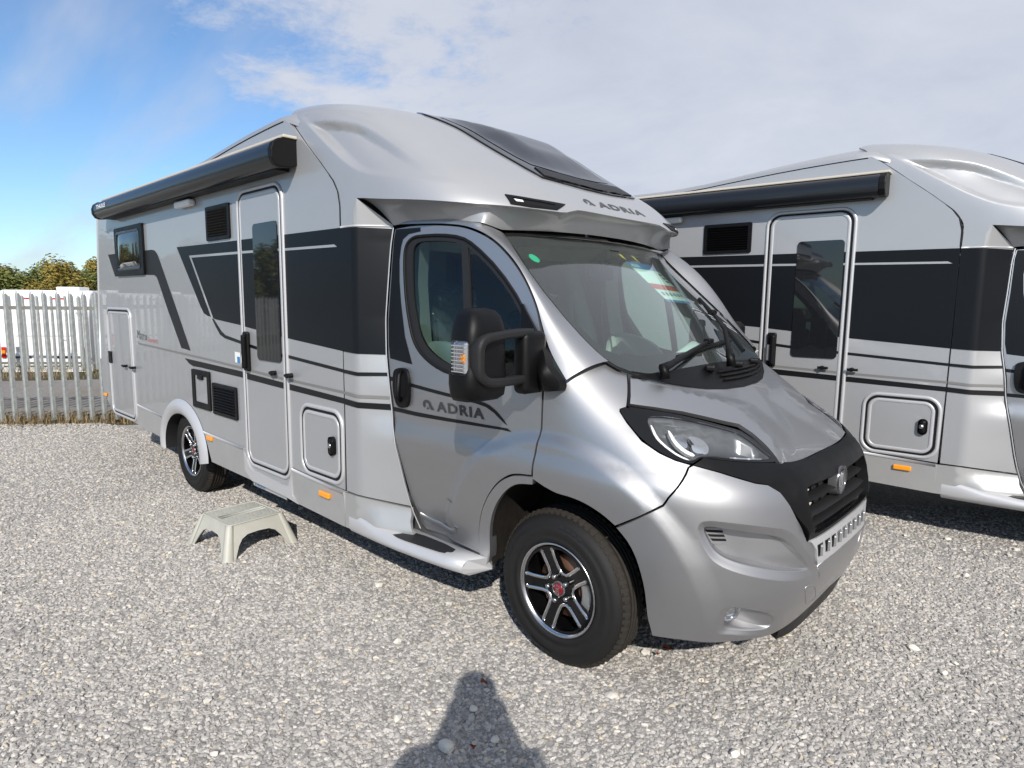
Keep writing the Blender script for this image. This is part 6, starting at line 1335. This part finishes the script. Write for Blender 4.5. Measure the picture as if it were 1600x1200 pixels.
def crown_mesh(seed, H, R, lm, nleaf=8000):
    r_ = random.Random(seed); cl = []
    for k in range(24):
        a = r_.uniform(0, 6.28); q = r_.uniform(.05, .95); zz_ = H*(.10+.82*q); rr_ = R*(1-.55*max(0, q-.45)/.55)*r_.uniform(.35, .95)
        cl.append((Vector((rr_*math.cos(a), rr_*math.sin(a), zz_)), r_.uniform(.30, .58)*R*.9))
    bm = bmesh.new()
    for _ in range(nleaf):
        c, rad = r_.choice(cl); d = Vector((r_.gauss(0, 1), r_.gauss(0, 1), r_.gauss(0, 1))).normalized(); p = c+d*rad*(r_.random()**.35)*Vector((1, 1, .8)).length/1.6
        if p.z < .1: continue
        n = (d+Vector((r_.gauss(0, .6), r_.gauss(0, .6), r_.gauss(.3, .6)))).normalized(); u, v = frame_of(n); s_ = r_.uniform(.07, .16)
        bm.faces.new([bm.verts.new(p+u*s_*a_+v*s_*b_) for a_, b_ in ((-1, -.2), (0, -.6), (1, .1), (.1, .6))])
    me = bpy.data.meshes.new('crown'); bm.to_mesh(me); bm.free(); me.materials.append(lm); return me
def trunk_mesh(H):
    bm = bmesh.new(); tube(bm, [(0, 0, -.1), (.05, 0, H*.3), (.0, .06, H*.7)], [.16, .12, .05], 8)
    for k in range(5): a = k*1.3; tube(bm, [(.03, .02, H*(.3+.07*k)), (.9*math.cos(a), .9*math.sin(a), H*(.5+.07*k)), (1.5*math.cos(a), 1.5*math.sin(a), H*(.62+.06*k))], [.07, .045, .02], 6)
    me = bpy.data.meshes.new('trunk'); bm.to_mesh(me); bm.free(); me.materials.append(M['bark']); return me
CM = [crown_mesh(11, 5.0, 2.4, LM[0]), crown_mesh(12, 5.4, 2.6, LM[1]), crown_mesh(13, 4.8, 2.2, LM[2]), crown_mesh(14, 5.2, 2.5, LM[3]), crown_mesh(15, 5.6, 2.1, LM[2])]; TM = trunk_mesh(5)
KIND = ['dark green', 'yellowing', 'fresh green', 'brownish', 'tall green']
NTR = 0
def tree(x, y, kind, sc_, label, group='trees of the hedgerow beyond the yard', z=-.5):
    t = tag(empty('tree', (x, y, z), rnd.uniform(0, 6.28)), label, 'tree', group); t.scale = (sc_, sc_, sc_*rnd.uniform(.92, 1.05)); link('crown', CM[kind], None, t); link('trunk', TM, None, t); return t
def bearing(deg, dist):                    # compass-like: degrees counted from +X towards +Y, metres from the camera stand
    a = math.radians(deg); return 1.764+math.cos(a)*dist, -3.12+math.sin(a)*dist
# the part of the hedgerow in view, left to right, one tree at a time
VIEW = ((177.6, 70, 3, 1.02, 'brownish green tree cut by the left edge of the picture, above the white caravan'), (175.9, 74, 0, 1.12, 'dark green bushy tree, second from the left edge of the visible hedgerow'), (174.3, 69, 4, .98, 'slender green tree between the dark bushy one and the brownish one in the hedgerow'),
        (172.8, 72, 3, 1.12, 'brownish tree left of the middle of the visible hedgerow'), (171.3, 70, 2, 1.06, 'fresh green tree in the middle of the visible hedgerow'), (169.9, 73, 0, 1.10, 'dark green tree right of the middle of the visible hedgerow'),
        (168.5, 69, 1, 1.00, 'yellowing tree, second left from the silver motorhome\'s rear corner'), (167.1, 71, 2, 1.12, 'fresh green tree next to the silver motorhome\'s rear corner'), (165.6, 74, 1, 1.12, 'yellow green tree half hidden behind the rear edge of the silver motorhome'))
for b_, d_, kd, s_, lb in VIEW:
    x, y = bearing(b_, d_); tree(x, y, kd, s_, lb)
for k in range(26):                        # the row goes on to the left and turns up mirrored in the motorhome's side
    b_ = 179.6+2.2*k; x, y = bearing(b_, 70+rnd.uniform(-3, 3)); kd = rnd.randrange(5); tree(x, y, kd, rnd.uniform(1.25, 1.6), KIND[kd]+' tree of the hedgerow left of the picture, mirrored in the motorhome side', group='hedgerow trees left of the picture')
for k in range(6):
    b_ = 164.4-2.2*k; x, y = bearing(b_, 71); kd = (k*2+1) % 5; tree(x, y, kd, 1.05, KIND[kd]+' hedgerow tree hidden behind the silver motorhomes', group='hedgerow trees behind the motorhomes')
# ------------------------------------------------------------------ plastic step stool by the door
M['stool'] = mat_('grey_green_plastic', (.40, .395, .345), .55, noise_amt=.22, noise_scale=7, bump=.25, bump_scale=300)
def stool():
    s = tag(empty('step_stool', (-2.545, -1.295, 0), math.radians(3)), 'grey green plastic step stool standing on the gravel by the entrance door', 'step stool')
    a, b, H = .192, .188, .215; A, B = .275, .255
    holes = []
    for i in range(10):
        if i in (4, 5): continue
        for j in range(6):
            x = -.158+.035*i; y = -.145+.058*j+(.012 if i % 2 else 0); holes.append([(x-.004, y-.010), (x+.004, y-.010), (x+.004, y+.010), (x-.004, y+.010)])
    ref = Vector((0, 0, -1)); topo = panel('tread', rrect(-a, -b, a, b, .03), lambda x, y: (x, y, H-.0025*sstep(.14, .19, max(abs(x), abs(y)))), M['stool'], s, holes=holes, step=.05, depth=.006, ref=ref, flat=True)
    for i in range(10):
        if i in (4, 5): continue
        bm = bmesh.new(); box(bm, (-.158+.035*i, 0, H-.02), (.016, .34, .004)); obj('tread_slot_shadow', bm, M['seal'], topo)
    for i in (-1, 1): ring('tread_rib', [(i*.018, -.16), (i*.018, 0), (i*.018, .16)], lambda x, y: (x, y, H), M['stool'], topo, .022, .003, closed=False, ref=ref)
    def wall_f(side):
        def f(u, v):                        # u along the side -1..1, v 0 at top .. 1 at foot
            h = H*(1-v); k = v
            if side in ('f', 'b'):
                x = u*(a+(A-a)*k); y = -(b+(B-b)*k); p = (x, y, h)
                return p if side == 'f' else (-p[0], -p[1], p[2])
            y = u*(b+(B-b)*k); x = -(a+(A-a)*k); p = (x, -y, h); return p if side == 'l' else (-p[0], -p[1], p[2])
        return f
    cut = [(-.74, 1.0), (-.71, .85), (-.65, .64), (-.54, .46), (-.36, .37), (0, .35), (.36, .37), (.54, .46), (.65, .64), (.71, .85), (.74, 1.0)]
    for sd in 'fblr': panel('side', [(-1, 0), (-1, 1.0)]+cut+[(1, 1.0), (1, 0)], wall_f(sd), M['stool'], s, step=.04, sc=(.24, .21), depth=.006, ref=Vector((0, 0, .1)))
    for sx in (-1, 1):
        for sy in (-1, 1):
            bm = bmesh.new(); rows = []
            for k in range(7):
                v = k/6; h = H*(1-v)-.001; x = a+(A-a)*v; y = b+(B-b)*v; w_ = .018+.014*v; o_ = .004
                q = [(x-w_*1.5, y+o_), (x-w_*1.2, y+o_+.008), (x-w_*.3, y+o_+.008), (x+.004, y+.006), (x+o_+.008, y-w_*.3), (x+o_+.008, y-w_*1.2), (x+o_, y-w_*1.5)]
                rows.append([bm.verts.new((sx*p[0], sy*p[1], h)) for p in q])
            for r0, r1 in zip(rows, rows[1:]):
                for k in range(6): f = bm.faces.new((r0[k], r0[k+1], r1[k+1], r1[k])); f.smooth = True
            obj('leg', bm, M['stool'], s)
    ring('rim', rrect(-a, -b, a, b, .03), lambda x, y: (x, y, H-.004), M['stool'], s, .016, .006, ref=ref)
stool()
# ------------------------------------------------------------------ the photographer, who stands behind the lens; the shadow falls into the picture
M['cloth'] = mat_('dark_jacket', (.03, .035, .05), .85); M['skin'] = mat_('skin', (.45, .28, .20), .55); M['trouser'] = mat_('dark_trousers', (.03, .03, .035), .85); M['hair'] = mat_('dark_hair', (.03, .02, .015), .7)
def person():
    fwd = Vector((-.6859, .7277, 0)).normalized(); rt = Vector((fwd.y, -fwd.x, 0)); base = Vector((1.764, -3.120, 0))-fwd*.20; SZ = 1.055
    p = tag(empty('person', base), 'photographer in dark clothes standing behind the camera, elbows raised, whose shadow falls on the gravel', 'person')
    def w(r_, f_, z): return rt*r_*1.1+fwd*f_+Vector((0, 0, z*SZ))
    pts = {'pel': (w(0, -.04, .95), .155), 'wai': (w(0, -.03, 1.12), .14), 'che': (w(0, -.03, 1.32), .19), 'nek': (w(0, -.015, 1.50), .065), 'hd0': (w(0, .0, 1.57), .075), 'hd1': (w(0, .02, 1.66), .095), 'hd2': (w(0, .01, 1.73), .075)}
    es = [('pel', 'wai'), ('wai', 'che'), ('che', 'nek'), ('nek', 'hd0'), ('hd0', 'hd1'), ('hd1', 'hd2')]
    for s_ in (-1, 1):
        n = 'l' if s_ < 0 else 'r'
        for k, v in (('hip', (w(.10*s_, -.04, .88), .105)), ('kne', (w(.13*s_, .0, .50), .07)), ('ank', (w(.15*s_, -.05, .10), .05)), ('toe', (w(.17*s_, .12, .045), .042)),
                     ('sho', (w(.20*s_, -.03, 1.43), .09)), ('elb', (w(.20*s_, .06, 1.24), .065)), ('wri', (w(.075*s_, .13, 1.52), .05)), ('han', (w(.07*s_, .135, 1.60), .05))): pts[k+n] = v
        es += [('pel', 'hip'+n), ('hip'+n, 'kne'+n), ('kne'+n, 'ank'+n), ('ank'+n, 'toe'+n), ('che', 'sho'+n), ('sho'+n, 'elb'+n), ('elb'+n, 'wri'+n), ('wri'+n, 'han'+n)]
    ks = list(pts); me = bpy.data.meshes.new('body'); me.from_pydata([pts[k][0] for k in ks], [(ks.index(a), ks.index(b)) for a, b in es], []); o = link('body', me, M['cloth'], p)
    md = o.modifiers.new('skin', 'SKIN'); md.use_smooth_shade = True
    for i, k in enumerate(ks): me.skin_vertices[0].data[i].radius = (pts[k][1], pts[k][1])
    me.skin_vertices[0].data[0].use_root = True; o.modifiers.new('sub', 'SUBSURF').levels = 2; o.modifiers['sub'].render_levels = 2
    bm = bmesh.new(); bmesh.ops.create_uvsphere(bm, u_segments=16, v_segments=10, radius=1, matrix=Matrix.Translation(w(0, -.005, 1.705)) @ Matrix.Diagonal((.098, .098, .095, 1))); obj('hair', bm, M['hair'], p, smooth=True)
person()
